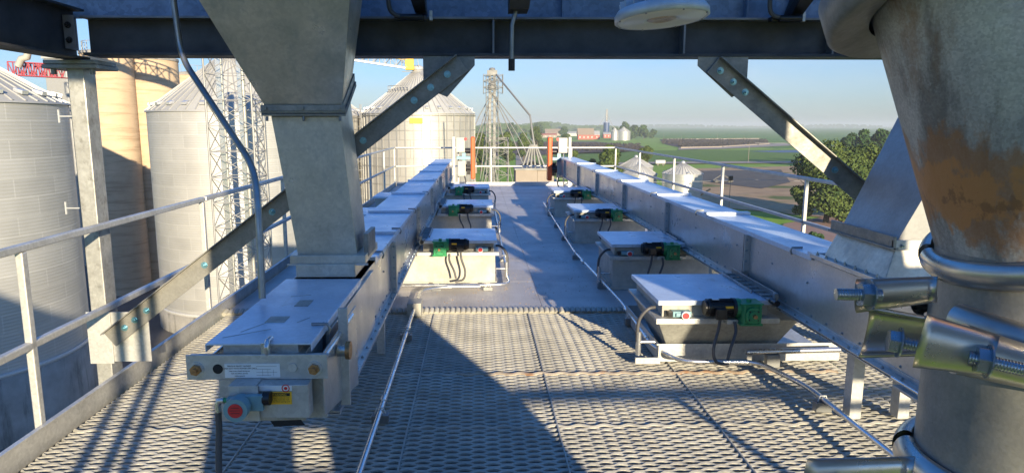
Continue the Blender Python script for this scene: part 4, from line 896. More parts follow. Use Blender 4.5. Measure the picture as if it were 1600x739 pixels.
# ================================================================ unseen panels added behind the viewpoint, shaped to cast the deck shadows
SHADE = True
if SHADE:
    def panel(mb, x0, x1, z0, z1): mb.box((x0, -1.25, z0), (x1, -1.15, z1))
    t = thing('left_shadow_panels', 'tall unseen steel panels added behind the viewpoint to shade the left deck', 'sun blocker', (.8, -1.2, 0))  # added sun blocker shaped for the big shadow on the left floor
    mb = MB()
    panel(mb, -.06, .40, -1, 1.155); panel(mb, .40, .62, -1, .97); panel(mb, .40, .62, 1.09, 1.155); panel(mb, .62, 1.90, -1, 1.155)
    mb.hexa([(-.06, -1.25, 1.155), (1.90, -1.25, 1.155), (1.90, -1.15, 1.155), (-.06, -1.15, 1.155), (-.06, -1.25, 1.67), (1.62, -1.25, 1.67), (1.62, -1.15, 1.67), (-.06, -1.15, 1.67)])
    panel(mb, -.06, 1.08, 1.67, 4.8); panel(mb, 1.28, 1.62, 1.67, 4.8); panel(mb, 1.08, 1.28, 2.15, 4.8)
    mb.build('shadow_panel', M['galv_old'], t)
    t = thing('upper_shadow_panels', 'high unseen steel panels added behind the viewpoint to shade lids and beam', 'platform', (2.3, -1.2, 2.3))  # added panels, unseen, keeping sun off left lids and overhead beam
    mb = MB(); panel(mb, 1.63, 3.0, 2.28, 4.8); panel(mb, 3.0, 3.75, 2.68, 4.8); panel(mb, 3.75, 5.0, 3.15, 4.8); panel(mb, -1.6, -.06, 3.3, 4.8); mb.build('panel', M['galv_old'], t)
    t = thing('right_shadow_panels', 'slanted unseen steel panels added behind the viewpoint to shade the right deck', 'hopper', (4, -1.2, 1.4))  # added outline whose edges give the shade on the right
    mb = MB(); panel(mb, 3.38, 4.0, 1.36, 2.04)
    mb.hexa([(4.0, -1.25, 1.36), (7.8, -1.25, 3.6), (7.8, -1.15, 3.6), (4.0, -1.15, 1.36), (4.0, -1.25, 2.02), (7.8, -1.25, 4.72), (7.8, -1.15, 4.72), (4.0, -1.15, 2.02)])
    panel(mb, 3.60, 3.80, 2.04, 2.75); panel(mb, 4.30, 4.75, 2.95, 3.15); mb.build('shell', M['galv_old'], t)
    t = thing('shadow_bars', 'unseen steel bars added behind the viewpoint for a shadow band and stripes', 'railing', (0, -1.2, 0))  # added bars that throw the floor band and thin stripes
    mb = MB(); mb.box((1.9, -1.23, 1.165), (5.2, -1.17, 1.215)); mb.build('rail', M['galv'], t)
    for x_ in (-.74, -.60, -.50, 2.9):
        mb = MB(); mb.box((x_, -1.22, -1), (x_ + .05, -1.17, 2.2 if x_ < 0 else 1.2)); mb.build('post', M['galv'], t)

# ================================================================ BACKGROUND
def bin_(name, label, cx, cy, r, eave, peak, mt, posts=0, ribs=36, base=GZ, group='steel grain bins', vents=0, plinth=0, ladder=None, shallow=None):
    t = thing(name, label, 'grain bin', (cx, cy, base), group); c = (cx, cy, 0); b0 = base + plinth
    if plinth:
        mb = MB(); mb.lathe(c, [(r + .25, base), (r + .25, b0), (r - .1, b0)], 72); mb.build('foundation', M['concrete_dark'], t)
        mb = MB(); mb.lathe(c, [(r + .05, b0), (r + .18, b0), (r + .18, b0 + .25), (r + .02, b0 + .25)], 72); mb.build('base_rim', M['railw'], t)
    mb = MB(); mb.lathe(c, [(r, b0), (r, eave)], 96); mb.build('wall', mt, t)
    pr = [(r + .15, eave - .08), (r + .15, eave + .02), (r * .1, eave + (peak - eave) * .93), (r * .1, peak), (.01, peak)]
    mb = MB(); mb.lathe(c, pr, 96)
    n = ribs
    for k in range(n):
        a = 2 * math.pi * k / n; c_, s_ = math.cos(a), math.sin(a)
        mb.bar((cx + (r + .12) * c_, cy + (r + .12) * s_, eave + .06), (cx + r * .1 * c_, cy + r * .1 * s_, eave + (peak - eave) * .93 + .05), .10, .10)
    rf = mb.build('roof', M['roof'], t)
    for k in range(ribs // 2 if vents == 0 else vents):
        mb = MB()
        n2 = ribs // 2 if vents == 0 else vents
        a = 2 * math.pi * (k + .25) / n2; c_, s_ = math.cos(a), math.sin(a); q = (cx + (r * .93) * c_, cy + r * .93 * s_, eave + (peak - eave) * .09 + .15)
        mb.bar((q[0] - .3 * c_, q[1] - .3 * s_, q[2] + .12), (q[0] + .3 * c_, q[1] + .3 * s_, q[2] - .05), .45, .22); mb.build('roof_vent', M['galv_new'], rf)
    mb = MB(); mb.lathe(c, [(r * .1 + .05, peak - .05), (r * .1 + .05, peak + .25), (r * .05, peak + .5), (.01, peak + .5)], 24); mb.build('peak_cap', M['galv'], rf)
    if posts:
        mb = MB()
        for k in range(posts):
            a = 2 * math.pi * k / posts; c_, s_ = math.cos(a), math.sin(a)
            mb.bar((cx + (r + .06) * c_, cy + (r + .06) * s_, b0), (cx + (r + .06) * c_, cy + (r + .06) * s_, eave - .05), .16, .12, (c_, s_, 0))
        mb.build('stiffeners', M['lattice'], t)
    mb = MB()
    if posts:
        z = eave - .35
        mb.lathe(c, [(r + .14, z), (r + .2, z), (r + .2, z + .12), (r + .14, z + .12), (r + .14, z)], 72)
        z = eave - 2.3
        while z > base + 2:
            mb.lathe(c, [(r + .14, z), (r + .17, z), (r + .17, z + .05), (r + .14, z + .05), (r + .14, z)], 72); z -= 2.4
        mb.build('wind_rings', M['galv_old'], t)
    if ladder is not None:
        mb = MB(); c_, s_ = math.cos(ladder), math.sin(ladder); tx, ty = -s_, c_; R_ = r + .5
        for o_ in (-.3, .3): mb.tube([(cx + R_ * c_ + tx * o_, cy + R_ * s_ + ty * o_, base), (cx + R_ * c_ + tx * o_, cy + R_ * s_ + ty * o_, eave + 1.2)], .05, 5)
        z = base + .5
        while z < eave + 1:
            mb.tube([(cx + R_ * c_ - tx * .3, cy + R_ * s_ - ty * .3, z), (cx + R_ * c_ + tx * .3, cy + R_ * s_ + ty * .3, z)], .03, 4); z += .6
        z = base + 3
        while z < eave + 1:
            pts = [(cx + (R_ + .7 * math.sin(u)) * c_ + tx * .38 * math.cos(u), cy + (R_ + .7 * math.sin(u)) * s_ + ty * .38 * math.cos(u), z) for u in np.linspace(0, math.pi, 7)]
            mb.tube(pts, .03, 4); z += 1.2
        mb.build('ladder', M['lattice'], t)
    return t
def bincentre(pxa, side, r, Y):      # centre whose silhouette edge is seen at pixel column pxa at eave height
    e = U(pxa, 178, y=50); th = math.atan2(e.x, e.y); cx = 0
    for _ in range(30):
        D = math.hypot(cx, Y); a = math.asin(r / D); cx = Y * math.tan(th - side * a)
    return cx
gb_ = 'tall steel grain bins'
b0 = bin_('grain_bin', 'unseen grain bin added behind the viewpoint for its cone shadow', -9.0, -30, 7.2, 3.0, 8.6, M['bin_a'], 0, 54, group=gb_)  # added occluder, casts the cone-shaped shadow on the left bin
b1 = bin_('grain_bin', 'grain bin at the far left of the view, its brick-like sheets showing', bincentre(108, 1, 8.2, 42.5), 42.5, 8.2, 3.12, 8.0, M['bin_a'], 0, 60, group=gb_, plinth=4.2)
b2 = bin_('grain_bin', 'grey grain bin behind the lattice tower, wide flat-looking wall', bincentre(228, -1, 7.4, 66.0), 66.0, 7.4, 3.0, 8.6, M['bin_a'], 0, 54, group=gb_, plinth=1.8)
b3 = bin_('grain_bin', 'pale grain bin half hidden between the left spout and the ribbed bin', -24.5, 100, 8.0, 3.1, 8.8, M['bin_b'], 44, 54, group=gb_, ladder=R(-40))
b4 = bin_('grain_bin', 'big shiny ribbed grain bin with a cone roof in the centre left', bincentre(741, 1, 7.95, 98.0), 98, 7.95, 3.38, 9.6, M['bin_b'], 44, 54, group=gb_, ladder=R(-155))
mb = MB(); q = Vector((bincentre(741, 1, 7.95, 98.0), 98, 0)); A_ = R(-92)
mb.box((q.x - .5, q.y - 8.12, 2.0), (q.x + 1.2, q.y - 8.0, 2.7)); mb.build('yellow_sign', M['yellowm'], b4)
# eave rail on the roof of b4
mb = MB()
for k in range(9):
    a = R(-150 + k * 6); r_ = 4.6; p = (q.x + r_ * math.cos(a), q.y + r_ * math.sin(a), 6.0); mb.tube([p, (p[0], p[1], p[2] + 1.1)], .05, 4)
pts = [(q.x + 4.6 * math.cos(R(-150 + k * 6)), q.y + 4.6 * math.sin(R(-150 + k * 6)), 7.1) for k in range(9)]
mb.tube(pts, .05, 4); mb.tube([(a, b, c - .5) for a, b, c in pts], .04, 4); mb.build('roof_guardrail', M['lattice'], b4)
# small wall details
mb = MB(); p = U(92, 182, y=38); mb.box((p.x, p.y - .1, p.z - .35), (p.x + .08, p.y, p.z + .35)); mb.box((p.x + .08, p.y - .1, p.z - .03), (p.x + .8, p.y - .03, p.z + .03)); mb.build('cable_standoff', M['galv'], b1)
mb = MB(); p = U(103, 325, y=38); mb.box((p.x, p.y - .1, p.z - .35), (p.x + .08, p.y, p.z + .35)); mb.box((p.x + .08, p.y - .1, p.z - .03), (p.x + .8, p.y - .03, p.z + .03)); mb.build('cable_standoff', M['galv'], b1)
# concrete silos
def silo(label, px0, px1, py, Y):
    a = U(px0, py, y=Y); b = U(px1, py, y=Y); r = (b.x - a.x) / 2 * .985; cx = (a.x + b.x) / 2; z = a.z
    t = thing('concrete_silo', label, 'silo', (cx, Y, GZ), 'tan concrete silos')
    mb = MB(); mb.lathe((cx, Y, 0), [(r, GZ), (r, z)], 80); mb.build('wall', M['silo'], t)
    mb = MB(); mb.lathe((cx, Y, 0), [(r + .08, z - .3), (r + .08, z), (.01, z + .4)], 80); mb.build('roof_slab', M['concrete_dark'], t)
    mb = MB(); mb.tube([(cx + (r - .3) * math.cos(u), Y + (r - .3) * math.sin(u), z + 1.0) for u in np.linspace(-math.pi, 0, 16)], .04, 4)
    for u in np.linspace(-math.pi, 0, 9): mb.tube([(cx + (r - .3) * math.cos(u), Y + (r - .3) * math.sin(u), z), (cx + (r - .3) * math.cos(u), Y + (r - .3) * math.sin(u), z + 1)], .04, 4)
    mb.build('roof_railing', M['lattice'], t)
silo('tan concrete silo just right of the steel post, lower half shadowed', 128, 204, 82, 76)
silo('tan concrete silo between its shadowed neighbour and the grey bin', 190, 275, 92, 80)
silo('most distant tan concrete silo, only a sliver right of the others', 262, 330, 116, 96)
t = thing('headhouse', 'pale grey boxy tower rising behind the silos at the left', 'tower', (-58, 90, GZ))
a = U(68, 92, y=90); b = U(102, 92, y=90); mb = MB(); mb.box((a.x, 90, GZ), (b.x, 93, a.z)); mb.build('wall', M['tan'] if False else M['lattice'], t, .05)
mb = MB(); mb.box((a.x - .2, 89.8, a.z), (b.x + .2, 93.2, a.z + .3)); mb.build('roof', M['roof'], t)

def lattice(mb, c, w, z0, z1, bay, r=.06, rb=.035, d=None):
    d = d or w; cs = [(c[0] - w/2, c[1] - d/2), (c[0] + w/2, c[1] - d/2), (c[0] + w/2, c[1] + d/2), (c[0] - w/2, c[1] + d/2)]
    for x, y in cs: mb.tube([(x, y, z0), (x, y, z1)], r, 5)
    z = z0
    while z < z1 - .1:
        z2 = min(z + bay, z1)
        for i in range(4):
            a = cs[i]; b = cs[(i + 1) % 4]
            mb.tube([(*a, z), (*b, z2)], rb, 4); mb.tube([(*b, z), (*a, z2)], rb, 4); mb.tube([(*a, z2), (*b, z2)], rb, 4)
        z = z2
t = thing('lattice_tower', 'galvanized lattice tower with pipes inside, in front of the grey bin', 'tower', (-16.4, 46, GZ))
mb = MB(); lattice(mb, (-16.4, 46.6), 3.0, GZ, 7.5, 1.7, .07, .035, 2.4); mb.build('frame', M['lattice'], t)
for dx, dy in ((-.95, 0), (.35, .3)):
    mb = MB(); mb.box((-16.4 + dx - .19, 46.6 + dy - .19, GZ), (-16.4 + dx + .19, 46.6 + dy + .19, 7.5)); mb.build('elevator_leg', M['conduit'], t, .02)
mb = MB(); mb.tube([(-15.6, 46, GZ), (-15.6, 46, 7.5)], .12, 8); mb.tube([(-16.9, 45.8, GZ), (-16.9, 45.8, 7.5)], .06, 8); mb.build('down_pipe', M['galv_old'], t)

# conveyor bridges
def truss(mb, a, b, w, h, n, r=.05):
    a = Vector(a); b = Vector(b); d = (b - a); u = d.normalized(); s = u.cross(Vector((0, 0, 1))).normalized() * w / 2; up = Vector((0, 0, h))
    for q in (s, -s):
        mb.tube([a + q, b + q], r, 4); mb.tube([a + q + up, b + q + up], r, 4)
        for i in range(n):
            p0 = a + d * (i / n) + q; p1 = a + d * ((i + 1) / n) + q
            mb.tube([p0, p0 + up], r * .8, 4); mb.tube([p0, p1 + up] if i % 2 else [p0 + up, p1], r * .7, 4)
    for i in range(n + 1):
        p0 = a + d * (i / n); mb.tube([p0 - s, p0 + s], r * .8, 4)
t = thing('catwalk_bridge', 'yellow and grey catwalk truss ending above the peak of the ribbed bin', 'catwalk', (-9, 97, 10))
a = U(505, 86, y=96); b = U(645, 107, y=97); mb = MB(); truss(mb, a, b, 1.0, 1.0, 16, .06); mb.build('truss', M['lattice'], t)
mb = MB(); mb.bar(a + Vector((0, 0, -.12)), b + Vector((0, 0, -.12)), 1.0, .22); mb.build('conveyor_tube', M['galv_new'], t)
mb = MB(); mb.bar(a + Vector((0, 0, .95)), b + Vector((0, 0, .95)), .12, .10); mb.build('yellow_handrail', M['yellowm'], t)
mb = MB(); p = U(640, 101, y=97); mb.box((p.x - .6, 96.4, p.z - .8), (p.x + .6, 97.4, p.z + .9)); mb.build('yellow_hood', M['yellowm'], t, .1)
mb = MB()
for dx in (-1.1, -.5, .5, 1.3): mb.tube([(p.x + dx, 97, 9.6), (p.x + dx * .8, 97, p.z + 1.4)], .05, 4)
mb.tube([(p.x - 1.1, 97, p.z - 1), (p.x + 1.5, 97, p.z - 1)], .06, 4); mb.build('support_frame', M['lattice'], t)
t = thing('catwalk_bridge', 'red painted truss bridge behind the left bin roof', 'catwalk', (-50, 70, 8))
a = U(20, 118, y=72); b = U(100, 122, y=72); mb = MB(); truss(mb, a, b, 1.2, 1.3, 10, .08); mb.build('truss', M['redtruss'], t)
mb = MB(); mb.tube([U(28, 104, y=71), U(34, 92, y=71), U(42, 90, y=71), U(44, 80, y=71)], .35, 10); t3 = mb.build('gooseneck_pipe', M['cream'], t)
t = thing('catwalk_bridge', 'grey truss bridge high above the left bins, hidden behind the dark beam', 'catwalk', (-30, 57, 11.6))
mb = MB(); truss(mb, (-45, 64.5, 11.5), (-15, 49.5, 11.5), 1.6, 1.5, 22, .09); mb.bar((-45, 64.5, 11.3), (-15, 49.5, 11.3), 1.5, .3); mb.build('truss', M['lattice'], t)
# distribution leg with spouts
X0, Y0 = 3.1, 150.0
t = thing('grain_elevator', 'tall lattice grain leg with fanned-out spouts in the centre background', 'grain leg', (X0, Y0, GZ))
mb = MB(); lattice(mb, (X0, Y0), 2.6, GZ, 12.4, 1.9, .08, .045); mb.build('frame', M['towersteel'], t)
mb = MB(); lattice(mb, (X0 + 1.0, Y0 + 3), 5.2, GZ, -1.0, 2.6, .12, .07); mb.build('lower_frame', M['towersteel'], t)
for dx in (-.5, .5):
    mb = MB(); mb.box((X0 + dx - .28, Y0 - .3, GZ), (X0 + dx + .28, Y0 + .3, 12.6)); mb.build('elevator_leg', M['towersteel'], t, .03)
mb = MB(); lattice(mb, (X0 + .2, Y0), 4.2, 8.6, 12.6, 1.3, .07, .05); mb.build('head_platform', M['towersteel'], t)
mb = MB(); mb.lathe((X0, Y0, 0), [(.8, 9.4), (1.0, 10.2), (.5, 11.2), (.01, 11.3)], 16); mb.build('distributor', M['towersteel'], t)
mb = MB(); mb.box((X0 - 1.1, Y0 - .6, 12.4), (X0 + 1.1, Y0 + .6, 13.5)); mb.lathe((X0, Y0, 0), [(.7, 13.5), (.6, 14.0), (.01, 14.1)], 12); mb.build('head_cap', M['towersteel'], t)
for tx, ty, tz in ((-8, 0, -17), (-6, 1, -17), (-3.5, 0, -17), (9, -5, -13), (12, -8, -14), (14.0, 6, -10), (6, 4, -17), (-5.5, 0, -2)):
    mb = MB(); mb.tube([(X0, Y0, 8.8), (X0 + tx * .5, Y0 + ty * .5, 8.8 + (tz - 8.8) * .45), (X0 + tx, Y0 + ty, tz)], .11, 6); mb.build('spout', M['towersteel'], t)
mb = MB()
for k in range(12):
    a = random.uniform(-4, 3); mb.tube([(X0 + a, Y0 - 2, GZ), (X0 + a * .3, Y0 - 1, random.uniform(-9, 0))], .09, 4)
mb.build('support_struts', M['towersteel'], t)
mb = MB(); mb.box((X0 - 6, Y0 + 3, -9.0), (X0 - 3.4, Y0 + 6, -6.6)); mb.box((X0 - 6.5, Y0 - 3, -14), (X0 - 3.6, Y0 - 1, -10)); o = mb.build('dryer_housing', M['tan'], t, .05)
# load-out shed right behind the deck
t = thing('loadout_shed', 'beige box-shaped loadout building just beyond the deck, pipes fanning out of its roof', 'shed', (5, 62, GZ))
a = U(806, 266, y=60); b = U(866, 266, y=60)
mb = MB(); mb.box((a.x, 60, GZ), ((a.x + b.x) / 2 + .2, 63.4, a.z)); mb.build('wall', M['tan'], t); mb = MB(); mb.box(((a.x + b.x) / 2 + .23, 60.1, GZ), (b.x, 63.4, a.z - .05)); mb.build('wall', M['tan'], t)
mb = MB(); mb.box((a.x - .1, 59.9, a.z), (b.x + .1, 63.5, a.z + .15)); mb.build('roof', M['towersteel'], t)
for dx in (-1.1, -.7, -.3, .1, .6, 1.0):
    mb = MB(); mb.tube([((a.x + b.x) / 2 + dx, 61, a.z + .1), ((a.x + b.x) / 2 + dx * .25 - .1, 61, a.z + 2.2)], .10, 6); mb.build('pipe', M['towersteel'], t)
mb = MB(); mb.tube([((a.x + b.x) / 2, 61, a.z + 2.1), ((a.x + b.x) / 2 - .4, 61.2, a.z + 4.8), ((a.x + b.x) / 2 - 3.2, 70, a.z + 9)], .09, 6); mb.build('pipe', M['towersteel'], t)
# right small bins
def gbin(label, px0, px1, ey, py_, Y):
    a = U(px0, ey, y=Y); b = U(px1, ey, y=Y); pk = U((px0 + px1) / 2, py_, y=Y)
    return bin_('small_grain_bin', label, (a.x + b.x) / 2, Y, (b.x - a.x) / 2 * .985, a.z, pk.z - .4, M['bin_c'], 0, 34, group='small grain bins beyond the right railing', vents=3)
gbin('small silver bin standing alone nearest the right, door-sized ladder pole beside it', 1035.5, 1097.5, 271, 252, 165)
gbin('small silver bin in front of its twin, left of the lone bin', 972, 1026, 272, 253, 172)
gbin('small silver bin peeking out behind its twin', 967, 1020, 260, 243, 192)
gbin('tiny pale bin far off beside the brown cattle lot', 829, 839, 208, 204, 620)

# poles and wires
def pole(px, pyb, pyt, label, arm=0, grp='utility poles'):
    b = G(px, pyb); top = U(px, pyt, y=b.y); t = thing('utility_pole', label, 'pole', b, grp)
    r = .13 if b.y > 200 else .09
    mb = MB(); mb.tube([b, Vector((b.x, b.y, top.z))], [r, r * .7], 7); mb.build('shaft', M['wood'], t)
    if arm:
        mb = MB(); mb.box((b.x - arm, b.y - .08, top.z - .9), (b.x + arm, b.y + .08, top.z - .7)); mb.build('crossarm', M['wood'], t)
    return Vector((b.x, b.y, top.z - .5))
pA = pole(1169, 254, 224, 'grey utility pole standing at the near edge of the corn', .0)
pB = pole(1139, 325, 276, 'short pole with a dark box on top, on the dirt yard', 0)
mb = MB(); mb.box((pB.x - .45, pB.y - .35, pB.z - .4), (pB.x + .45, pB.y + .35, pB.z + .7)); o = mb.build('transformer', M['black'], None, .08); rebase(o, pB); tag(o, 'dark boxy transformer on the short yard pole', 'transformer')
pC = pole(1322, 262, 224, 'utility pole in front of the dark trees at the right', .9)
for (px, a, b) in ((1037, 217, 208), (1065, 217, 210), (1121, 217, 208), (1163, 217, 211), (974, 222, 208), (840, 244, 222)): pole(px, a, b, 'thin distant utility pole at the edge of the cattle lots seen from far off', 0)
mb = MB(); mb.tube([pB, pB + Vector((20, 4, -1.0)), pB + Vector((55, 10, 1.5))], .05, 4); mb.tube([pB + Vector((0, 0, -.5)), pB + Vector((-25, 4, -1.2)), pB + Vector((-60, 5, 1.2))], .05, 4)
o = mb.build('power_line', M['wire']); rebase(o, pB); tag(o, 'thin power line sagging from the short yard pole', 'wire')
mb = MB(); mb.tube([pC + Vector((-40, 5, .6)), pC, pC + Vector((30, 5, .5))], .07, 4); o = mb.build('power_line', M['wire']); rebase(o, pC); tag(o, 'thin power line in front of the dark trees', 'wire')
# machinery on the yard
t = thing('farm_machine', 'dark folded farm implement parked on the dirt yard behind the railing', 'implement', G(1130, 286))
b = G(1128, 286); mb = MB(); mb.box((b.x - 3, b.y - 1, GZ + .5), (b.x + 3.4, b.y + 1, GZ + .9)); mb.bar((b.x - 3, b.y, GZ + .9), (b.x - .5, b.y, GZ + 2.6), .3, .3); mb.bar((b.x + 3, b.y, GZ + .9), (b.x + .8, b.y, GZ + 2.4), .3, .3); mb.build('frame', M['black'], t)
for dx in (-2.2, 2.2):
    mb = MB(); mb.tube([(b.x + dx, b.y - 1.3, GZ + .6), (b.x + dx, b.y - 1.0, GZ + .6)], .6, 14); mb.build('wheel', M['black'], t)
t = thing('loading_auger', 'rust brown auger lying near the lone small bin', 'auger', G(1100, 318)); b = G(1098, 318)
mb = MB(); mb.tube([(b.x - 3, b.y, GZ + .5), (b.x + 2, b.y + 1, GZ + 3.4)], .22, 8); mb.build('tube', M['copper'], t)
mb = MB(); mb.tube([(b.x - 1.5, b.y - .6, GZ + .4), (b.x - 1.5, b.y - .4, GZ + .4)], .4, 12); mb.build('wheel', M['black'], t)
# farmstead
def barn(label, px0, px1, pyb, eave_py, ridge_py, wallm, roofm, cat='barn', windows=0):
    b = G((px0 + px1) / 2, pyb); Y = b.y; x0 = U(px0, pyb, y=Y).x; x1 = U(px1, pyb, y=Y).x; ze = U(px0, eave_py, y=Y).z; zr = U(px0, ridge_py, y=Y).z; D = max(8, (x1 - x0) * .5)
    t = thing('barn' if cat == 'barn' else 'farm_building', label, cat, (b.x, Y, GZ), 'distant farm buildings')
    mb = MB(); mb.box((x0, Y, GZ), (x1, Y + D, ze)); mb.prism([(x0 + .02, Y, ze), (x0 + .02, Y + D, ze), (x0 + .02, Y + D / 2, zr)], (x1 - x0 - .04, 0, 0)); mb.build('wall', wallm, t)
    mb = MB(); 
    for s_ in (0, 1):
        ya = Y - .4 if s_ == 0 else Y + D + .4
        mb.hexa([(x0 - .4, ya, ze - .1), (x1 + .4, ya, ze - .1), (x1 + .4, Y + D / 2, zr), (x0 - .4, Y + D / 2, zr), (x0 - .4, ya, ze + .15), (x1 + .4, ya, ze + .15), (x1 + .4, Y + D / 2, zr + .25), (x0 - .4, Y + D / 2, zr + .25)])
    mb.build('roof', roofm, t)
    for k in range(windows):
        xx = x0 + (x1 - x0) * (k + .5) / windows; mb = MB(); mb.box((xx - .8, Y - .06, GZ + (ze - GZ) * .35), (xx + .8, Y - .02, GZ + (ze - GZ) * .7)); mb.build('window', M['cream'], t)
barn('red barn with a tall brown roof, largest of the farm buildings', 903, 928, 218.5, 211, 201, M['barnred'], M['roofbrown'], windows=4)
barn('red shed joined to the right of the brown-roofed barn', 928, 937, 218, 211, 205, M['barnred'], M['roof'], windows=1)
barn('low red building with pale windows beside the dark silo', 943, 964, 216, 210, 207, M['barnred'], M['roof'], windows=4)
barn('small red hut at the right end of the farm row', 967, 975, 217, 213, 209.5, M['barnred'], M['barnred'])
barn('pale building with brown roof left of the red barn', 852, 876, 213, 208, 202, M['tan'], M['roofbrown'], 'farm building', 3)
barn('low white shed just left of the red barn', 886, 902, 213, 209, 206, M['cream'], M['roof'], 'farm building', 2)
barn('long low tan building behind the trees at left of the farm', 842, 870, 215.5, 211, 209, M['tan'], M['barnred'], 'farm building', 4)
b = G(947, 214); Y = b.y; r = (U(951, 210, y=Y).x - U(942, 210, y=Y).x) / 2; zt = U(947, 192, y=Y).z
t = thing('feed_silo', 'dark blue upright silo towering over the distant farm', 'silo', (b.x, Y, GZ))
mb = MB(); mb.lathe((b.x, Y, 0), [(r, GZ), (r, zt)], 24); mb.build('wall', M['bluesilo'], t); mb = MB(); mb.lathe((b.x, Y, 0), [(r * 1.02, zt), (r * .8, zt + 1.2), (.1, zt + 2)], 24); mb.build('roof', M['galv_new'], t)
zz = U(947, 171, y=Y).z; mb = MB(); lattice(mb, (b.x + 1, Y + 4), 2.4, zt - 8, zz, 2.5, .28, .16); mb.box((b.x - .2, Y + 3.6, zt), (b.x + 1.8, Y + 4.4, zz)); mb.build('elevator_leg', M['lattice'], t)
mb = MB(); mb.tube([(b.x + 1, Y + 4, zz - 5), (b.x - 12, Y, GZ + 18)], .3, 5); mb.tube([(b.x + 1, Y + 4, zz - 7), (b.x + 12, Y, GZ + 15)], .3, 5); mb.build('spout', M['lattice'], t)
for px0, px1 in ((955, 966), (964, 985)):
    a = U(px0, 205, y=850); b_ = U(px1, 205, y=850)
    bin_('farm_bin', 'silver bin roof showing above the distant farm trees, %s' % ('left one' if px0 < 960 else 'right one, wider'), (a.x + b_.x) / 2, 850, (b_.x - a.x) / 2, U(960, 206, y=850).z, U(960, 199, y=850).z, M['bin_c'], 0, 20, group='distant farm bins')
t = thing('small_trailer', 'small white tank trailer parked on the grass right of the twin bins', 'trailer', G(1032, 259)); b = G(1032, 259)
mb = MB(); mb.box((b.x - 2.4, b.y, GZ + .8), (b.x + 2.4, b.y + 2, GZ + 2.6)); mb.build('tank', M['cream'], t, .3)
for dx in (-1.3, 1.3):
    mb = MB(); mb.tube([(b.x + dx, b.y - .2, GZ + .5), (b.x + dx, b.y + .1, GZ + .5)], .5, 12); mb.build('wheel', M['black'], t)
# feed bunks
for lb, pts in (('pale concrete feed bunk along the near side of the cattle lot', [(1062, 232.2), (1126, 231)]), ('pale line of feed bunk along the far edge of the cattle lot', [(1040, 218.6), (1186, 217.6)]), ('pale curb running to the right end of the cattle lot', [(1128, 230.5), (1200, 226)])):
    a = G(*pts[0]); b = G(*pts[1]); mb = MB(); mb.bar((a.x, a.y, GZ + .6), (b.x, b.y, GZ + .6), 3.0, 1.2); o = mb.build('feed_bunk', M['tan']); rebase(o, a); tag(o, lb, 'feed bunk')
# cattle
mb = MB()
def cow(x, y, a):
    c_, s_ = math.cos(a), math.sin(a)
    def T(p): return (x + p[0] * c_ - p[1] * s_, y + p[0] * s_ + p[1] * c_, GZ + .35 + p[2])
    def bb(x0, y0, z0, x1, y1, z1, k=.8): mb.hexa([T(p) for p in ((x0,y0,z0),(x1,y0,z0),(x1,y1,z0),(x0,y1,z0),(x0*k,y0*k,z1),(x1*k,y0*k,z1),(x1*k,y1*k,z1),(x0*k,y1*k,z1))])
    bb(-.85, -.33, .6, .85, .33, 1.4); bb(.8, -.15, 1.0, 1.35, .15, 1.45)
    for dx in (-.65, .6): bb(dx - .08, -.25, 0, dx + .08, .25, .65, 1)
for _ in range(1300):
    for _k in range(50):
        px = random.uniform(1035, 1200); py = random.uniform(219, 231)
        if px < 1060 and py > 226: continue
        if px > 1130 and py > 230.5 - (px - 1130) * .06: continue
        break
    p = G(px, py); cow(p.x, p.y, random.uniform(0, 6.3))
for _ in range(900):
    px = random.uniform(800, 1000); py = random.uniform(224, 236) + (px - 800) * .01; p = G(px, py); cow(p.x, p.y, random.uniform(0, 6.3))
o = mb.build('cattle_herd', M['cow']); tag(o, 'dark specks of cattle crowding the brown feedlots', 'cattle', kind='stuff')

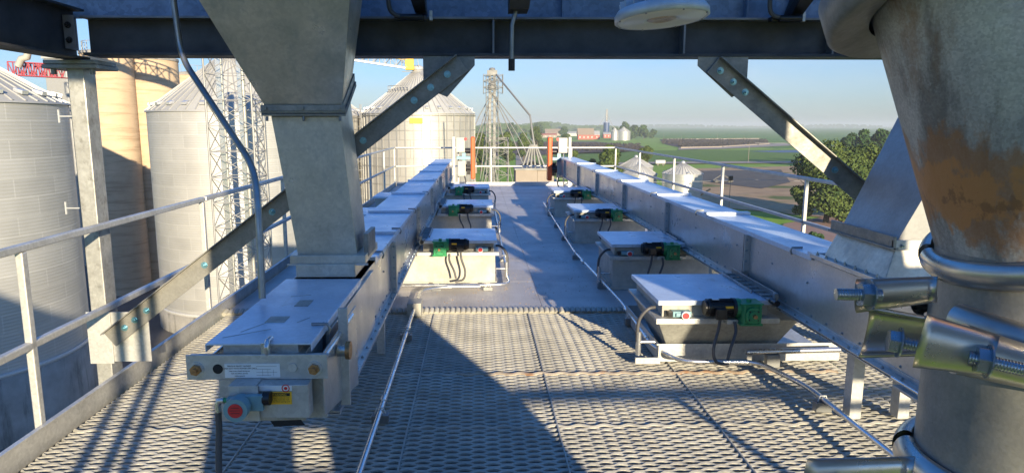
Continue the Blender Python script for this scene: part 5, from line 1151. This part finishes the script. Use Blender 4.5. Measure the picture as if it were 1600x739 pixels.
# ---------------------------------------------------------------- trees
def tree(name, label, base, h, rad, n, leaf, mt, grp, crown0=.18, seed=1, lobes=9):
    rg = np.random.default_rng(seed); t = thing(name, label, 'tree', base, grp); bx, by, bz = base
    mb = MB(); mb.tube([(bx, by, bz), (bx + .02 * h, by, bz + h * .3), (bx, by, bz + h * .7)], [h * .035, h * .025, h * .008], 7)
    for k in range(6):
        a = k * 1.05 + seed; mb.tube([(bx, by, bz + h * (.2 + .06 * k)), (bx + math.cos(a) * rad * .35, by + math.sin(a) * rad * .35, bz + h * (.38 + .06 * k)), (bx + math.cos(a) * rad * .7, by + math.sin(a) * rad * .7, bz + h * (.5 + .06 * k))], [h * .012, h * .008, h * .003], 5)
    mb.build('trunk', M['bark'], t)
    # leaf clumps inside several lobes
    cs = []
    for k in range(lobes):
        a = rg.uniform(0, 2 * math.pi); rr = rad * rg.uniform(.25, .68); z = bz + h * rg.uniform(crown0 + .14, .84)
        taper = 1 - .45 * max(0, (z - bz) / h - .5) * 2
        cs.append((bx + math.cos(a) * rr * taper, by + math.sin(a) * rr * taper, z, rad * rg.uniform(.28, .50)))
    cs.append((bx, by, bz + h * .86, rad * .34)); cs.append((bx, by, bz + h * .6, rad * .6))
    w_ = np.array([c[3] ** 2 for c in cs]); w_ /= w_.sum(); idx = rg.choice(len(cs), n, p=w_)
    ca = np.array(cs)[idx]; d = rg.normal(size=(n, 3)); d /= np.linalg.norm(d, axis=1)[:, None]
    rr = ca[:, 3] * (rg.uniform(.45, 1.0, n) ** .5) * rg.uniform(.8, 1.12, n)
    P = ca[:, :3] + d * rr[:, None] * np.array([1, 1, .8]); P[:, 2] = np.maximum(P[:, 2], bz + h * crown0 * .6)
    nn = d * .8 + rg.normal(size=(n, 3)) * .55; nn /= np.linalg.norm(nn, axis=1)[:, None]
    a = np.cross(nn, rg.normal(size=(n, 3))); a /= np.linalg.norm(a, axis=1)[:, None]; b = np.cross(nn, a); s = leaf * rg.uniform(.5, 1.3, n)[:, None]
    V = np.stack([P - a * s, P - b * s * .7, P + a * s, P + b * s * .7], 1).reshape(-1, 3); m2 = MB(); m2.v = [tuple(v) for v in V]; m2.f = [(4*i, 4*i+1, 4*i+2, 4*i+3) for i in range(n)]; m2.sm = [False] * n
    m2.build('crown', mt, t); return t
def ptree(name, label, px, pyb, pyt, half, n, leaf, mt, grp, seed, **k):
    b = G(px, pyb); h = U(px, pyt, y=b.y).z - GZ; rad = half / F * b.y; return tree(name, label, (b.x, b.y, GZ), h, rad, n, leaf, mt, grp, seed=seed, **k)
ptree('broadleaf_tree', 'big sunlit tree behind the right railing, left half of the pair', 1290, 350, 214, 62, 22000, .30, M['leaf'], 'large trees on the right', 3, crown0=.02, lobes=26)
ptree('broadleaf_tree', 'big sunlit tree mostly hidden by the right spout', 1352, 345, 222, 55, 14000, .32, M['leaf'], 'large trees on the right', 4, crown0=.02, lobes=20)
ptree('broadleaf_tree', 'low bushy tree at the foot of the big tree near the drive', 1256, 348, 286, 24, 5000, .35, M['leaf'], 'large trees on the right', 5, crown0=.05)
ptree('broadleaf_tree', 'rounded lower tree filling the gap between the two big trees', 1312, 354, 268, 34, 8000, .30, M['leaf'], 'large trees on the right', 8, crown0=.01, lobes=16)
ptree('broadleaf_tree', 'shrub beside the reddish drive, under the big tree', 1268, 395, 362, 18, 1600, .25, M['leafdark'], 'large trees on the right', 6, crown0=.02)
for i, (px, pb, pt, hf) in enumerate(((1328, 262, 205, 18), (1345, 266, 199, 22), (1372, 264, 198, 22), (1400, 262, 196, 22))):
    ptree('dark_tree', ['dark tree at the left end of the clump in the field', 'second dark tree of the clump in the field', 'dark clump tree behind the spout edge', 'dark clump tree hidden behind the big pipe'][i], px, pb, pt, hf, 3200, .8, M['leafdark'], 'dark trees beyond the corn', 10 + i, crown0=.08, lobes=12)
for i, (px, pb, pt, hf, lb) in enumerate(((897, 288, 232, 16, 'leafy tree left of the twin bins, just above the conveyor lid'), (950, 300, 222, 26, 'big leafy tree behind the twin bins with a pale trunk'), (1010, 268, 226, 14, 'round tree behind the right of the twin bins'), (925, 296, 245, 14, 'smaller tree between two leafy trees by the conveyor end'))):
    ptree('broadleaf_tree', lb, px, pb, pt, hf, 6000, .38, M['leaf'], 'trees beyond the conveyor end', 20 + i, crown0=.15)
for i, (px, pb, pt, hf, lb) in enumerate(((792, 262, 203, 16, 'bright green tree just right of the lattice grain leg'), (818, 252, 205, 14, 'green tree left of the road, behind the fanned pipes'), (752, 268, 205, 20, 'green tree behind the lattice grain leg'), (838, 238, 196, 14, 'green tree above the road, left of the tiny bin'), (735, 262, 215, 18, 'tree between the ribbed bin and the grain leg'), (884, 232, 209, 9, 'small green tree above the right orange guard'))):
    ptree('broadleaf_tree', lb, px, pb, pt, hf * 1.15, 6000, .42, M['leaf'], 'trees around the road', 30 + i, crown0=.1)
lbf = ['far tree above the tan farm building', 'far dark tree left of the tan farm building', 'far tree between pale building and red barn', 'tall far tree right of the dark silo', 'far tree at the middle of the farm clump', 'far tree at the right of the farm clump', 'small far tree at the right end of the farm clump', 'far tree behind the farm clump bins', 'low far tree by the small red hut']
for i, (px, pb, pt, hf) in enumerate(((800, 214, 193, 14), (842, 212, 192, 13), (882, 214, 198, 9), (975, 216, 190, 12), (992, 216, 196, 11), (1006, 217, 195, 10), (1020, 216, 203, 8), (962, 214, 199, 8), (985, 218, 205, 9))):
    ptree('farm_tree', lbf[i], px, pb, pt, hf, 1500, 1.5, M['leaffar'], 'trees around the distant farm', 50 + i, crown0=.05, lobes=8)
# far woods on the horizon
mb = MB(); n = 9000; vs = []; fs = []
for k in range(n):
    band = random.random()
    if band < .5: Y = random.uniform(2300, 2700); x = random.uniform(-.30, .22) * Y; hh = 16 + 9 * math.sin(x * .008) + 5 * math.sin(x * .031)
    elif band < .75: Y = random.uniform(5200, 5600); x = random.uniform(-.3, .6) * Y; hh = 16 + 8 * math.sin(x * .005)
    else: Y = random.uniform(1400, 1600); x = random.uniform(-.20, .105) * Y; hh = 13 + 7 * math.sin(x * .013) + 4 * math.sin(x * .05)
    s = random.uniform(3, 8) * (1.5 if Y > 4000 else 1); z = GZ + random.uniform(0, max(4, hh)); a = random.uniform(0, 3.14)
    b0 = len(vs); vs += [(x - s, Y - s * .4 * math.cos(a), z - s * .5), (x + s, Y + s * .4 * math.cos(a), z - s * .5), (x + s * .7, Y, z + s * .6), (x - s * .7, Y, z + s * .6)]; fs.append((b0, b0 + 1, b0 + 2, b0 + 3))
mb.add(vs, fs); o = mb.build('distant_woods', M['leaffar']); tag(o, 'hazy band of distant woods along the horizon', 'woods', kind='stuff')
